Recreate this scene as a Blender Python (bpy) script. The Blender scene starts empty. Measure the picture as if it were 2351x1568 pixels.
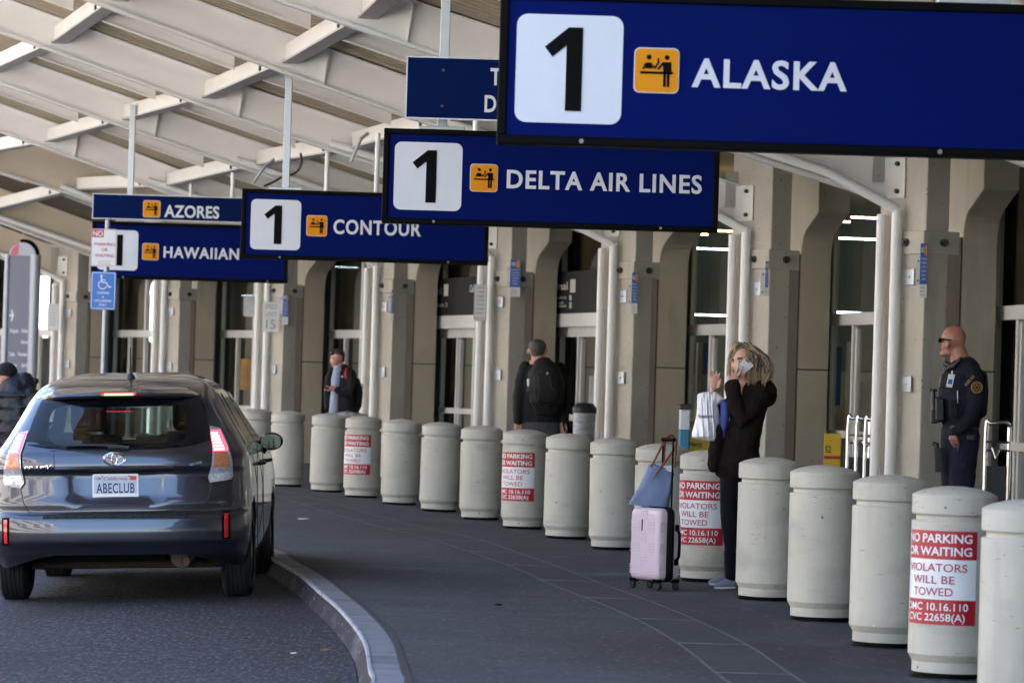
import bpy, bmesh, math, random
from mathutils import Vector, Matrix, Quaternion
random.seed(7)
PI = math.pi
S = bpy.context.scene
COL = S.collection
# ---------------------------------------------------------------- camera
F, W0, H0 = 8500.0, 2351.0, 1568.0          # focal length and frame, in the units the photo was measured in
CAMZ = 1.414
cam_d = bpy.data.cameras.new('camera')
cam = bpy.data.objects.new('camera', cam_d); COL.objects.link(cam)
cam_d.sensor_width = 36.0; cam_d.lens = 36.0 * F / W0
cam_d.clip_start = 0.5; cam_d.clip_end = 3000
ROLL = 0.0296
CM = Matrix.Rotation(PI/2 + math.atan(91/F), 3, 'X') @ Matrix.Rotation(ROLL, 3, 'Z')
cam.matrix_world = Matrix.Translation((0, 0, CAMZ)) @ CM.to_4x4()
cam_d.dof.use_dof = True; cam_d.dof.focus_distance = 25.5; cam_d.dof.aperture_fstop = 5.6
S.camera = cam
# ---------------------------------------------------------------- sky, sun, exposure
SUN_EL, SUN_AZ = math.radians(58), math.radians(80)     # azimuth from +Y (view direction) towards +X: behind the terminal
wld = bpy.data.worlds.new('World'); S.world = wld; wld.use_nodes = True
nt = wld.node_tree
sky = nt.nodes.new('ShaderNodeTexSky'); sky.sky_type = 'NISHITA'; sky.sun_disc = False
sky.sun_elevation = SUN_EL; sky.sun_rotation = SUN_AZ; sky.air_density = 1.0; sky.dust_density = 1.0; sky.ozone_density = 1.0
nt.links.new(sky.outputs[0], nt.nodes['Background'].inputs[0])
nt.nodes['Background'].inputs[1].default_value = 0.15
sl = bpy.data.lights.new('sun', 'SUN'); sl.energy = 5.0; sl.angle = math.radians(0.5); sl.color = (1.0, 0.94, 0.84)
sun = bpy.data.objects.new('sun', sl); COL.objects.link(sun)
sd = Vector((math.sin(SUN_AZ)*math.cos(SUN_EL), math.cos(SUN_AZ)*math.cos(SUN_EL), math.sin(SUN_EL)))
sun.rotation_euler = (-sd).to_track_quat('-Z', 'Y').to_euler()
sun.location = (20, 0, 60)
S.view_settings.view_transform = 'Standard'; S.view_settings.look = 'None'
S.view_settings.exposure = 2.78; S.view_settings.gamma = 1.0
S.render.engine = 'CYCLES'
S.cycles.max_bounces = 10; S.cycles.diffuse_bounces = 5; S.cycles.glossy_bounces = 4; S.cycles.transmission_bounces = 6
S.cycles.transparent_max_bounces = 12
S.cycles.use_denoising = True
S.cycles.sample_clamp_indirect = 6.0
S.cycles.caustics_reflective = False; S.cycles.caustics_refractive = False
# ---------------------------------------------------------------- measuring helpers
def ray(x, y):
    return CM @ Vector(((x - W0/2)/F, -(y - H0/2)/F, -1.0))
def pix(x, y, Y):
    d = ray(x, y); return Vector((0, 0, CAMZ)) + d*(Y/d.y)
def gnd(x, y, z=0.0):
    d = ray(x, y); return Vector((0, 0, CAMZ)) + d*((z - CAMZ)/d.z)
def onplane(x, y, p, n):
    d = ray(x, y); o = Vector((0, 0, CAMZ)); return o + d*((p - o).dot(n)/d.dot(n))
def toD(p):
    q = CM.transposed() @ (Vector(p) - Vector((0, 0, CAMZ))); return (W0/2 + F*q.x/-q.z, H0/2 - F*q.y/-q.z)
# ---------------------------------------------------------------- materials
def srgb(r, g, b):
    f = lambda c: (c/255/12.92 if c/255 <= .04045 else ((c/255+.055)/1.055)**2.4)
    return (f(r), f(g), f(b))
def pm(name, col, rough=.5, metal=0.0, var=0.0, scale=6.0, bump=0.0, bscale=60.0, spec=.5, coat=0.0, stretch=None, spots=None, emit=None, estr=1.0, croughness=.03, streak=None, alpha=None, trans=0.0):
    m = bpy.data.materials.new(name); m.use_nodes = True
    t = m.node_tree; b = t.nodes['Principled BSDF']; L = t.links.new
    b.inputs['Base Color'].default_value = (*col, 1); b.inputs['Roughness'].default_value = rough
    b.inputs['Metallic'].default_value = metal; b.inputs['Specular IOR Level'].default_value = spec
    b.inputs['Coat Weight'].default_value = coat; b.inputs['Coat Roughness'].default_value = croughness
    if trans: b.inputs['Transmission Weight'].default_value = trans
    if emit: b.inputs['Emission Color'].default_value = (*emit, 1); b.inputs['Emission Strength'].default_value = estr
    if alpha is not None: b.inputs['Alpha'].default_value = alpha
    vec = None
    if var or bump or spots or streak:
        tc = t.nodes.new('ShaderNodeTexCoord'); oi = t.nodes.new('ShaderNodeObjectInfo')
        ad = t.nodes.new('ShaderNodeVectorMath'); ad.operation = 'ADD'
        mu = t.nodes.new('ShaderNodeMath'); mu.operation = 'MULTIPLY'; mu.inputs[1].default_value = 37.0
        L(oi.outputs['Random'], mu.inputs[0]); L(tc.outputs['Object'], ad.inputs[0]); L(mu.outputs[0], ad.inputs[1])
        mp = t.nodes.new('ShaderNodeMapping'); L(ad.outputs[0], mp.inputs[0])
        if stretch: mp.inputs['Scale'].default_value = stretch
        vec = mp.outputs[0]; raw = ad.outputs[0]
    cur = None
    def mixc(fac, a, bcol, blend='MIX'):
        mx = t.nodes.new('ShaderNodeMix'); mx.data_type = 'RGBA'; mx.blend_type = blend
        L(fac, mx.inputs[0])
        if isinstance(a, tuple): mx.inputs[6].default_value = (*a, 1)
        else: L(a, mx.inputs[6])
        if isinstance(bcol, tuple): mx.inputs[7].default_value = (*bcol, 1)
        else: L(bcol, mx.inputs[7])
        return mx.outputs[2]
    if var:
        n = t.nodes.new('ShaderNodeTexNoise'); n.inputs['Scale'].default_value = scale; n.inputs['Detail'].default_value = 7; n.inputs['Roughness'].default_value = .62
        L(vec, n.inputs['Vector'])
        r = t.nodes.new('ShaderNodeMapRange'); r.inputs[1].default_value = .3; r.inputs[2].default_value = .7
        L(n.outputs['Fac'], r.inputs[0])
        lo = tuple(c*(1-var) for c in col); hi = tuple(min(1, c*(1+var)) for c in col)
        cur = mixc(r.outputs[0], lo, hi)
        rr = t.nodes.new('ShaderNodeMapRange'); rr.inputs[3].default_value = max(0, rough-.08); rr.inputs[4].default_value = min(1, rough+.08)
        L(n.outputs['Fac'], rr.inputs[0]); L(rr.outputs[0], b.inputs['Roughness'])
    if streak:      # (colour, scale vec, low, high): stains with a shape of their own
        for (sc, ss, lo, hi, amt) in streak:
            mp2 = t.nodes.new('ShaderNodeMapping'); mp2.inputs['Scale'].default_value = ss; L(raw, mp2.inputs[0])
            n = t.nodes.new('ShaderNodeTexNoise'); n.inputs['Scale'].default_value = 1.0; n.inputs['Detail'].default_value = 5; L(mp2.outputs[0], n.inputs['Vector'])
            r = t.nodes.new('ShaderNodeMapRange'); r.inputs[1].default_value = lo; r.inputs[2].default_value = hi; r.inputs[4].default_value = amt
            L(n.outputs['Fac'], r.inputs[0]); cur = mixc(r.outputs[0], cur if cur is not None else col, sc)
    if spots:       # (colour, voronoi scale, radius)
        for (sc, vs, rad) in spots:
            v = t.nodes.new('ShaderNodeTexVoronoi'); v.inputs['Scale'].default_value = vs; L(raw, v.inputs['Vector'])
            r = t.nodes.new('ShaderNodeMapRange'); r.inputs[1].default_value = rad; r.inputs[2].default_value = rad*.6
            L(v.outputs['Distance'], r.inputs[0])
            cl = t.nodes.new('ShaderNodeSeparateColor'); L(v.outputs['Color'], cl.inputs[0])
            gt = t.nodes.new('ShaderNodeMath'); gt.operation = 'GREATER_THAN'; gt.inputs[1].default_value = .55; L(cl.outputs[0], gt.inputs[0])
            m2 = t.nodes.new('ShaderNodeMath'); m2.operation = 'MULTIPLY'; L(r.outputs[0], m2.inputs[0]); L(gt.outputs[0], m2.inputs[1])
            cur = mixc(m2.outputs[0], cur if cur is not None else col, sc)
    if cur is not None: L(cur, b.inputs['Base Color'])
    if bump:
        n = t.nodes.new('ShaderNodeTexNoise'); n.inputs['Scale'].default_value = bscale; n.inputs['Detail'].default_value = 5; L(vec, n.inputs['Vector'])
        bp = t.nodes.new('ShaderNodeBump'); bp.inputs['Strength'].default_value = bump; bp.inputs['Distance'].default_value = .02
        L(n.outputs['Fac'], bp.inputs['Height']); L(bp.outputs[0], b.inputs['Normal'])
    return m
def glass_mat(name, tint, refl=.5, rough=.02, dark=0.0):
    m = bpy.data.materials.new(name); m.use_nodes = True; t = m.node_tree; L = t.links.new
    for n in list(t.nodes): t.nodes.remove(n)
    out = t.nodes.new('ShaderNodeOutputMaterial'); tr = t.nodes.new('ShaderNodeBsdfTransparent'); tr.inputs[0].default_value = (*tint, 1)
    gl = t.nodes.new('ShaderNodeBsdfGlossy'); gl.inputs['Roughness'].default_value = rough
    fr = t.nodes.new('ShaderNodeFresnel'); fr.inputs[0].default_value = 1.5
    mu = t.nodes.new('ShaderNodeMath'); mu.operation = 'MULTIPLY'; mu.inputs[1].default_value = refl; mu.use_clamp = True
    mx = t.nodes.new('ShaderNodeMixShader'); L(fr.outputs[0], mu.inputs[0]); L(mu.outputs[0], mx.inputs[0]); L(tr.outputs[0], mx.inputs[1]); L(gl.outputs[0], mx.inputs[2])
    L(mx.outputs[0], out.inputs[0]); return m
def emat(name, col, st):
    return pm(name, tuple(c*.5 for c in col), rough=.5, emit=col, estr=st)
# ---------------------------------------------------------------- mesh helper
class MB:
    def __init__(s): s.v = []; s.f = []
    def add(s, vs, fs):
        o = len(s.v); s.v += [Vector(v) for v in vs]; s.f += [tuple(i+o for i in f) for f in fs]; return s
    def box(s, a, b, M=None):
        x0, y0, z0 = a; x1, y1, z1 = b
        vs = [Vector(p) for p in ((x0,y0,z0),(x1,y0,z0),(x1,y1,z0),(x0,y1,z0),(x0,y0,z1),(x1,y0,z1),(x1,y1,z1),(x0,y1,z1))]
        if M is not None: vs = [M @ v for v in vs]
        return s.add(vs, [(0,3,2,1),(4,5,6,7),(0,1,5,4),(1,2,6,5),(2,3,7,6),(3,0,4,7)])
    def bar(s, p, q, w, h, up=Vector((0,0,1))):
        p = Vector(p); q = Vector(q); d = q-p; L = d.length; d.normalize()
        r = d.cross(up).normalized(); u = r.cross(d).normalized()
        M = Matrix(((r.x,d.x,u.x,p.x),(r.y,d.y,u.y,p.y),(r.z,d.z,u.z,p.z),(0,0,0,1)))
        return s.box((-w/2,0,-h/2),(w/2,L,h/2),M)
    def tube(s, pts, r, n=10, cap=True, flat=1.0):
        pts = [Vector(p) for p in pts]; rs = r if isinstance(r, (list, tuple)) else [r]*len(pts)
        rings = []; prev = None
        for i, p in enumerate(pts):
            d = (pts[min(i+1, len(pts)-1)] - pts[max(i-1, 0)]).normalized()
            if prev is None:
                a = Vector((0,0,1)) if abs(d.z) < .9 else Vector((1,0,0)); x = d.cross(a).normalized()
            else: x = (prev - d*prev.dot(d)).normalized()
            prev = x; y = d.cross(x)
            rings.append([p + (x*math.cos(2*PI*k/n) + y*flat*math.sin(2*PI*k/n))*rs[i] for k in range(n)])
        vs = [v for r_ in rings for v in r_]; fs = []
        for i in range(len(rings)-1):
            for k in range(n): fs.append((i*n+k, i*n+(k+1)%n, (i+1)*n+(k+1)%n, (i+1)*n+k))
        if cap: fs += [tuple(range(n-1,-1,-1)), tuple(range((len(rings)-1)*n, len(rings)*n))]
        return s.add(vs, fs)
    def lathe(s, prof, n=32, c=(0,0,0), axis='Z', a0=0, a1=2*PI):
        full = abs(a1-a0-2*PI) < 1e-6; m = n if full else n+1
        vs = []
        for (r, z) in prof:
            for k in range(m):
                a = a0 + (a1-a0)*k/n; x, y = r*math.cos(a), r*math.sin(a)
                p = (x, y, z) if axis == 'Z' else ((x, z, y) if axis == 'Y' else (z, x, y))
                vs.append(Vector(p) + Vector(c))
        fs = []
        for i in range(len(prof)-1):
            for k in range(n):
                k2 = (k+1) % m
                fs.append((i*m+k, i*m+k2, (i+1)*m+k2, (i+1)*m+k))
        return s.add(vs, fs)
    def prism(s, poly, off):
        """polygon (world points) extruded by vector off"""
        n = len(poly); off = Vector(off); vs = [Vector(p) for p in poly] + [Vector(p)+off for p in poly]
        fs = [tuple(range(n-1,-1,-1)), tuple(range(n, 2*n))] + [(i, (i+1)%n, n+(i+1)%n, n+i) for i in range(n)]
        return s.add(vs, fs)
    def ell(s, c, r, n=16, m=10, R=None):
        vs = []; fs = []
        for i in range(m+1):
            t = PI*i/m
            for k in range(n):
                v = Vector((r[0]*math.sin(t)*math.cos(2*PI*k/n), r[1]*math.sin(t)*math.sin(2*PI*k/n), r[2]*math.cos(t)))
                if R is not None: v = R @ v
                vs.append(v + Vector(c))
        for i in range(m):
            for k in range(n): fs.append((i*n+k, (i+1)*n+k, (i+1)*n+(k+1)%n, i*n+(k+1)%n))
        return s.add(vs, fs)
    def grid(s, rows):
        n = len(rows[0]); vs = [p for r in rows for p in r]
        return s.add(vs, [(i*n+k, i*n+k+1, (i+1)*n+k+1, (i+1)*n+k) for i in range(len(rows)-1) for k in range(n-1)])
def obj(name, mb, mat, parent=None, local=False, smooth=None, bevel=0.0, seg=2, solid=0.0, sub=0):
    me = bpy.data.meshes.new(name); vs = mb.v
    if parent is not None and not local:
        o = wloc(parent); vs = [v - o for v in vs]
    me.from_pydata([tuple(v) for v in vs], [], mb.f)
    bm = bmesh.new(); bm.from_mesh(me); bmesh.ops.remove_doubles(bm, verts=bm.verts, dist=1e-6)
    bmesh.ops.recalc_face_normals(bm, faces=bm.faces); bm.to_mesh(me); bm.free()
    o = bpy.data.objects.new(name, me); COL.objects.link(o); me.materials.append(mat)
    if parent is not None: o.parent = parent
    if solid: md = o.modifiers.new('solid', 'SOLIDIFY'); md.thickness = solid; md.offset = 0
    if bevel:
        md = o.modifiers.new('bevel', 'BEVEL'); md.width = bevel; md.segments = seg; md.limit_method = 'ANGLE'; md.angle_limit = math.radians(40)
    if sub: md = o.modifiers.new('sub', 'SUBSURF'); md.levels = md.render_levels = sub
    if smooth is not None:
        me.set_sharp_from_angle(angle=math.radians(smooth))
        for p in me.polygons: p.use_smooth = True
    return o
def wloc(o):
    v = o.location.copy()
    while o.parent is not None: o = o.parent; v = v + o.location
    return v
def tag(o, label, cat, group=None, kind=None):
    if label: o['label'] = label
    if cat: o['category'] = cat
    if group: o['group'] = group
    if kind: o['kind'] = kind
    return o
def thing(name, label, cat, loc=(0,0,0), group=None):
    o = bpy.data.objects.new(name, None); COL.objects.link(o); o.location = loc; o.empty_display_size = .1
    return tag(o, label, cat, group)
def struct(name, mb, mat, **k):
    o = obj(name, mb, mat, **k); o['kind'] = 'structure'; return o
def copy_tree(o, parent=None):
    c = o.copy(); COL.objects.link(c)
    if parent is not None: c.parent = parent
    for ch in list(o.children): copy_tree(ch, c)
    return c
_tc = {}
def textmesh(body, bold=.02, spacing=1.0, shear=0.0):
    """list of (verts, faces) of a line of text at size 1, cap height about .7; origin at the left of the baseline"""
    key = (body, bold, spacing, shear)
    if key not in _tc:
        cu = bpy.data.curves.new('t', 'FONT'); cu.body = body; cu.size = 1; cu.offset = bold; cu.space_character = spacing; cu.resolution_u = 4; cu.shear = shear
        ob = bpy.data.objects.new('t', cu); COL.objects.link(ob); bpy.context.view_layer.update()
        me = bpy.data.meshes.new_from_object(ob.evaluated_get(bpy.context.evaluated_depsgraph_get()))
        vs = [v.co.copy() for v in me.vertices]; fs = [tuple(p.vertices) for p in me.polygons]
        bpy.data.objects.remove(ob); bpy.data.curves.remove(cu); bpy.data.meshes.remove(me)
        _tc[key] = (vs, fs)
    return _tc[key]
def put_text(mb, body, place, w=None, h=.1, bold=.02, spacing=1.0, align='L', shear=0.0):
    """place(u, v) -> world point; the line is scaled to cap height h and, when given, width w"""
    vs, fs = textmesh(body, bold, spacing, shear)
    if not vs: return
    x0 = min(v.x for v in vs); x1 = max(v.x for v in vs)
    caph = max(v.y for v in textmesh('H', bold)[0])
    sy = h/caph; sx = sy if w is None else w/(x1-x0)
    tw = (x1-x0)*sx; dx = 0 if align == 'L' else (-tw/2 if align == 'C' else -tw)
    mb.add([place((v.x-x0)*sx+dx, v.y*sy) for v in vs], fs)
def rrect(x0, y0, x1, y1, r, n=6):
    pts = []
    for (cx, cy, a) in ((x1-r, y1-r, 0), (x0+r, y1-r, PI/2), (x0+r, y0+r, PI), (x1-r, y0+r, 1.5*PI)):
        for k in range(n+1): pts.append((cx+r*math.cos(a+PI/2*k/n), cy+r*math.sin(a+PI/2*k/n)))
    return pts
def flat(mb, poly, place, thick=None):
    pts = [place(u, v) for u, v in poly]
    if thick is None: mb.add(pts, [tuple(range(len(pts)))])
    else: mb.prism(pts, thick)
# ================================================================ materials of the place
M = {}
M['asphalt'] = pm('asphalt', (.027,.031,.043), rough=.85, spec=.35, var=.30, scale=.7, bump=.7, bscale=110, streak=[((.092,.102,.132), (42,10,1), .54, .60, .9), ((.008,.009,.012), (38,9,1), .55, .62, .9), ((.018,.018,.022), (.8,.10,1), .52, .70, .7), ((.014,.014,.017), (.55,.4,1), .60, .68, .55)], spots=[((.30,.31,.34), 16, .11)])
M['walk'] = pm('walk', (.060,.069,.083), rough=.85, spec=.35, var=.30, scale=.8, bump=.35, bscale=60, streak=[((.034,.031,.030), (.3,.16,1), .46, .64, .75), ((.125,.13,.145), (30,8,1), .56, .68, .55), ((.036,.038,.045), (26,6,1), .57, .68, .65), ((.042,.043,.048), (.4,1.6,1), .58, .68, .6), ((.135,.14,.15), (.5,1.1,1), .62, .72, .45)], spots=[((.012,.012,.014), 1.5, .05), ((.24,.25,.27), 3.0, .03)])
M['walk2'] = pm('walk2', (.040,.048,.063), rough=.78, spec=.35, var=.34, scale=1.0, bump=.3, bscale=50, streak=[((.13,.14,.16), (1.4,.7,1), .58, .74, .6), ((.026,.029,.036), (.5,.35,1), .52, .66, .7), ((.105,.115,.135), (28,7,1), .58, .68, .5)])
M['strip'] = pm('strip', (.058,.064,.074), rough=.85, spec=.3, var=.25, scale=5, bump=.5, bscale=120, spots=[((.14,.14,.145), 60, .2)])
M['joint'] = pm('joint', (.105,.112,.13), rough=.8, var=.4, scale=9)
M['kerb'] = pm('kerb', (.185,.20,.235), rough=.75, var=.22, scale=5, bump=.3, bscale=70, streak=[((.06,.06,.065), (2.2,2.2,5), .55, .75, .8)])
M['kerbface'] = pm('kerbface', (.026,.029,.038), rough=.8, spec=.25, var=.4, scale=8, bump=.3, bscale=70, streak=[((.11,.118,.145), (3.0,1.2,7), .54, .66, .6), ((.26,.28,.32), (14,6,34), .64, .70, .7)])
M['bollard'] = pm('bollard', (.485,.468,.405), rough=.62, var=.07, scale=4, bump=.12, bscale=45, streak=[((.33,.325,.28), (2.2,2.2,5), .54, .76, .75), ((.36,.35,.30), (11,11,1.1), .58, .74, .6), ((.17,.165,.15), (14,14,80), .67, .73, .75)], spots=[((.10,.10,.09), 8, .075), ((.60,.59,.53), 5, .05)])
M['conc'] = pm('conc', (.465,.44,.39), rough=.8, var=.10, scale=2.2, bump=.25, bscale=40, spots=[((.10,.085,.065), 14, .13), ((.12,.10,.08), 30, .12)], streak=[((.26,.22,.165), (4,4,.7), .58, .8, .6)])
M['pier'] = pm('pier', (.44,.405,.335), rough=.8, var=.09, scale=1.6, bump=.18, bscale=40, streak=[((.19,.165,.12), (3,3,.6), .58, .8, .5)], spots=[((.12,.10,.075), 8, .06)])
M['white'] = pm('white', (.76,.75,.72), rough=.42, var=.05, scale=3, streak=[((.5,.46,.40), (2,2,2), .62, .85, .35)])
M['pipe'] = pm('pipe', (.80,.81,.82), rough=.35, var=.05, scale=3, streak=[((.40,.38,.35), (9,9,3), .68, .76, .6)])
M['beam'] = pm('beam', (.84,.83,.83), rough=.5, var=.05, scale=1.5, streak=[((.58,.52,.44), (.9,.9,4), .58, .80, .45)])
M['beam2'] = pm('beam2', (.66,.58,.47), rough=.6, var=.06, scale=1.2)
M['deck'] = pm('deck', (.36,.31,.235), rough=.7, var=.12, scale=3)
M['steel'] = pm('steel', (.42,.45,.49), rough=.38, metal=.6, var=.08, scale=8)
M['galv'] = pm('galv', (.30,.33,.38), rough=.45, metal=.7, var=.15, scale=18)
M['screwgrey'] = pm('screwgrey', (.22,.22,.22), rough=.5)
M['bolt'] = pm('bolt', (.06,.06,.055), rough=.5, metal=.5)
M['black'] = pm('black', (.0028,.0028,.0032), rough=.5, spec=.05)
M['blk2'] = pm('blk2', (.012,.012,.013), rough=.55)
M['navy'] = pm('navy', (.0012,.0072,.098), rough=.5, spec=.03, var=.04, scale=2)
M['navy2'] = pm('navy2', (.0015,.010,.072), rough=.5, spec=.03, var=.04, scale=2)
M['signwhite'] = pm('signwhite', (.62,.65,.72), rough=.35, var=.03, scale=3)
M['yellow'] = pm('yellow', (.72,.27,.003), rough=.5, spec=.15)
M['recess'] = pm('recess', (.045,.034,.025), rough=.85, var=.25, scale=3)  # dark brown that paints the shade of the recess onto the pier side
M['frame'] = pm('frame', (.78,.78,.77), rough=.4, metal=.0, var=.05, scale=3)
M['glass'] = glass_mat('glass', (.66,.76,.74), refl=1.5)
M['darkglass'] = glass_mat('darkglass', (.36,.45,.44), refl=.9)
M['darkglass0'] = pm('darkglass0', (.03,.035,.035), rough=.15)
M['ceil'] = pm('ceil', (.46,.40,.31), rough=.8)
M['infloor'] = pm('infloor', (.26,.25,.23), rough=.4, var=.1, scale=2)
M['inwall'] = pm('inwall', (.20,.22,.21), rough=.8, var=.2, scale=.6)
M['lampwarm'] = emat('lampwarm', (1.0,.62,.25), 5.0)
M['lampcool'] = emat('lampcool', (.85,.95,1.0), 4.0)
# ================================================================ facade stations (near road-side corner of each column)
CS = {1:(2118,32.0),2:(1763,37.3),3:(1453,42.25),4:(1168,47.3),5:(900,52.6),6:(650,57.8),7:(410,62.6),8:(174,67.5)}
CP = {k: Vector(((x-W0/2)/F*Y, Y, 0)) for k,(x,Y) in CS.items()}
CP[0] = Vector((4.40,26.7,0)); CP[-1] = Vector((4.95,21.3,0)); CP[-2] = Vector((5.25,16.0,0)); CP[-3] = Vector((5.35,10.6,0))
for _i in range(4,10): CP[-_i] = Vector((5.35-.05*(_i-3)**1.6, 10.6-5.4*(_i-3), 0))
CP[9] = Vector((-10.45,72.2,0)); CP[10] = Vector((-13.2,76.9,0))
def head(k):            # unit direction along the facade, away from the camera
    a = CP[min(k+1,10)] - CP[max(k-1,-9)]; return a.normalized()
def nrm(k):             # towards the road
    h = head(k); return Vector((-h.y, h.x, 0))
# ================================================================ ground
ROADZ = -0.118
g = MB(); g.add([(-400,-100,-.36),(400,-100,-.36),(400,900,-.36),(-400,900,-.36)], [(0,1,2,3)])
M['ground'] = pm('ground', (.43,.405,.37), rough=.9, var=.15, scale=.3)
struct('ground', g, M['ground'])
# kerb: measured points along its back top edge, front top edge and road edge
KB = [(625,1258),(665,1280),(737,1320),(788,1360),(838,1400),(896,1466),(918,1535),(928,1568)]
KF = [(623,1284),(687,1318),(721,1347),(790,1408),(835,1466),(846,1517),(854,1568)]
kb = [gnd(*p) for p in KB]
def smooth_line(pts, n):
    P = [pts[0]] + list(pts) + [pts[-1]]; out = []
    for i in range(1, len(P)-2):
        for k in range(n):
            t = k/n; a,b,c,d = P[i-1],P[i],P[i+1],P[i+2]
            out.append(.5*((2*b)+(c-a)*t+(2*a-5*b+4*c-d)*t*t+(3*b-a-3*c+d)*t**3))
    out.append(pts[-1]); return out
far = [Vector((-15.5,90,0)),Vector((-11.6,72,0)),Vector((-8.2,56,0)),Vector((-5.45,44,0)),Vector((-3.35,35.5,0))]
near = [kb[-1]+Vector((.06,-3.5,0)), kb[-1]+Vector((.25,-9,0)), kb[-1]+Vector((.6,-16,0)), kb[-1]+Vector((1.2,-30,0))]
kline = smooth_line(far + kb + near, 6)
def offset_line(line, d):
    out = []
    for i,p in enumerate(line):
        t = (line[min(i+1,len(line)-1)] - line[max(i-1,0)]).normalized(); n = Vector((t.y,-t.x,0))   # line runs towards the camera; +d = road side
        out.append(p + n*d)
    return out
kfront = offset_line(kline, .15); kroad = offset_line(kline, .20); kgut = offset_line(kline, .23)
Zv = Vector((0,0,1))
kt = MB(); kt.grid([[p for p in kline],[p for p in kfront]])
kt.grid([[p for p in kline],[p-Zv*.03 for p in kline]])
struct('kerb_top', kt, M['kerb'])
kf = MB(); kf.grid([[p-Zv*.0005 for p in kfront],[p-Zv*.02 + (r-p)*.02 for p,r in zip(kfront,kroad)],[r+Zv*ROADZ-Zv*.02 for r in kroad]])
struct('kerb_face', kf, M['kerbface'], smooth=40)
rd = MB(); rd.grid([[r+Zv*ROADZ for r in kroad],[r+Vector((-4.6,0,ROADZ-.193)) for r in kroad],[r+Vector((-9.5,0,ROADZ-.215)) for r in kroad]])
struct('road', rd, M['asphalt'])
# dark joint line behind the kerb, pavement, speckled strip, inner pavement
SL = [(774,1182),(873,1210),(990,1238),(1176,1302),(1263,1341),(1356,1377),(1461,1422),(1562,1481),(1674,1568)]
SR = [(883,1189),(1013,1219),(1104,1240),(1193,1270),(1288,1304),(1381,1340),(1485,1378),(1601,1425),(1718,1482),(1763,1511),(1846,1568)]
sl_ = [gnd(*p) for p in SL]; sr_ = [gnd(*p) for p in SR]
def ext(l, step): return [l[0]+Vector((-9.5,34,0)), l[0]+Vector((-4.9,19.5,0)), l[0]+Vector((-1.6,8.0,0))] + l + [l[-1]+Vector((.20,-3,0)), l[-1]+Vector((.35,-8,0)), l[-1]+Vector((.6,-26,0))]
sL = smooth_line(ext(sl_,0), 6); sR = smooth_line(ext(sr_,0), 6)
def resample(line, ys):
    out = []
    for y in ys:
        for a,b in zip(line, line[1:]):
            if (a.y-y)*(b.y-y) <= 0 and a.y != b.y:
                t = (y-a.y)/(b.y-a.y); out.append(a+(b-a)*t); break
        else: out.append(Vector((line[0].x if y > line[0].y else line[-1].x, y, 0)))
    return out
ysg = [-9+ i*.6 for i in range(int(95/.6))]
kk = resample(kline, ysg); a_ = resample(sL, ysg); b_ = resample(sR, ysg)
w1 = MB(); w1.grid([kk, a_]); struct('pavement', w1, M['walk'])
w2 = MB(); w2.grid([a_, b_]); struct('pavement_strip', w2, M['strip'])
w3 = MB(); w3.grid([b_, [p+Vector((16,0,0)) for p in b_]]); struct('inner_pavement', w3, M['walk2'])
jm = MB()
for line, w in ((a_, .022),(b_, .022)):
    jm.grid([[p+Vector((-w/2,0,.004)) for p in line],[p+Vector((w/2,0,.004)) for p in line]])
cj = MB(); y0 = gnd(1718,1482).y; stp = gnd(1601,1425).y - y0
for i in range(-5, 26):
    y = y0 + i*stp
    (pa,), (pb,) = resample(sL,[y]), resample(sR,[y])
    u = random.uniform(.35,.75)
    cj.add([pa+Vector((0,-.02,.006)), pa+(pb-pa)*u+Vector((0,-.02,.006)), pa+(pb-pa)*u+Vector((0,.02,.006)), pa+Vector((0,.02,.006))],[(0,1,2,3)])
    cj.add([pa+(pb-pa)*(u+.02)+Vector((0,-.009,.006)), pb+Vector((0,-.009,.006)), pb+Vector((0,.009,.006)), pa+(pb-pa)*(u+.02)+Vector((0,.009,.006))],[(0,1,2,3)])
struct('pavement_joints', jm, M['joint'])
struct('cross_joints', cj, pm('crossjoint', (.26,.26,.27), rough=.8, var=.4, scale=6))
M['groove'] = pm('groove', (.03,.03,.034), rough=.9)
gm = MB(); gm.grid([[p+Vector((.012,0,.004)) for p in kk],[p+Vector((.04,0,.004)) for p in kk]])
struct('kerb_groove', gm, M['groove'])
M['edge'] = pm('edge', (.36,.38,.43), rough=.7, var=.3, scale=12, streak=[((.10,.105,.12), (6,4,6), .56, .66, .8)])
ke = MB(); kfi = offset_line(kline, .138); ke.grid([[p+Zv*.0045 for p in kfi],[p+Vector((0,0,.0045)) for p in offset_line(kline,.152)],[p-Zv*.018 for p in offset_line(kline,.1535)]]); struct('kerb_edge', ke, M['edge'])
random.seed(31); gr = MB()
for i in range(420):
    j = random.randrange(len(kline)-30, len(kline)-8); f = random.random(); a1 = offset_line(kline, .205+abs(random.gauss(0,.06)))[j:j+2]; q = a1[0].lerp(a1[1], f) + Zv*(ROADZ+.004-.008*random.random()); r_ = random.uniform(.004,.014)
    gr.add([q+Vector((r_*random.uniform(.6,1.3),0,0)), q+Vector((0,r_*2*random.uniform(.6,1.3),0)), q+Vector((-r_,0,0)), q+Vector((0,-r_*1.5,0)), q+Vector((0,0,r_))], [(0,1,4),(1,2,4),(2,3,4),(3,0,4)])
gro = obj('kerb_grit', gr, pm('grit', (.10,.075,.055), rough=.9, var=.6, scale=30)); gro['kind'] = 'stuff'
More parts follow.
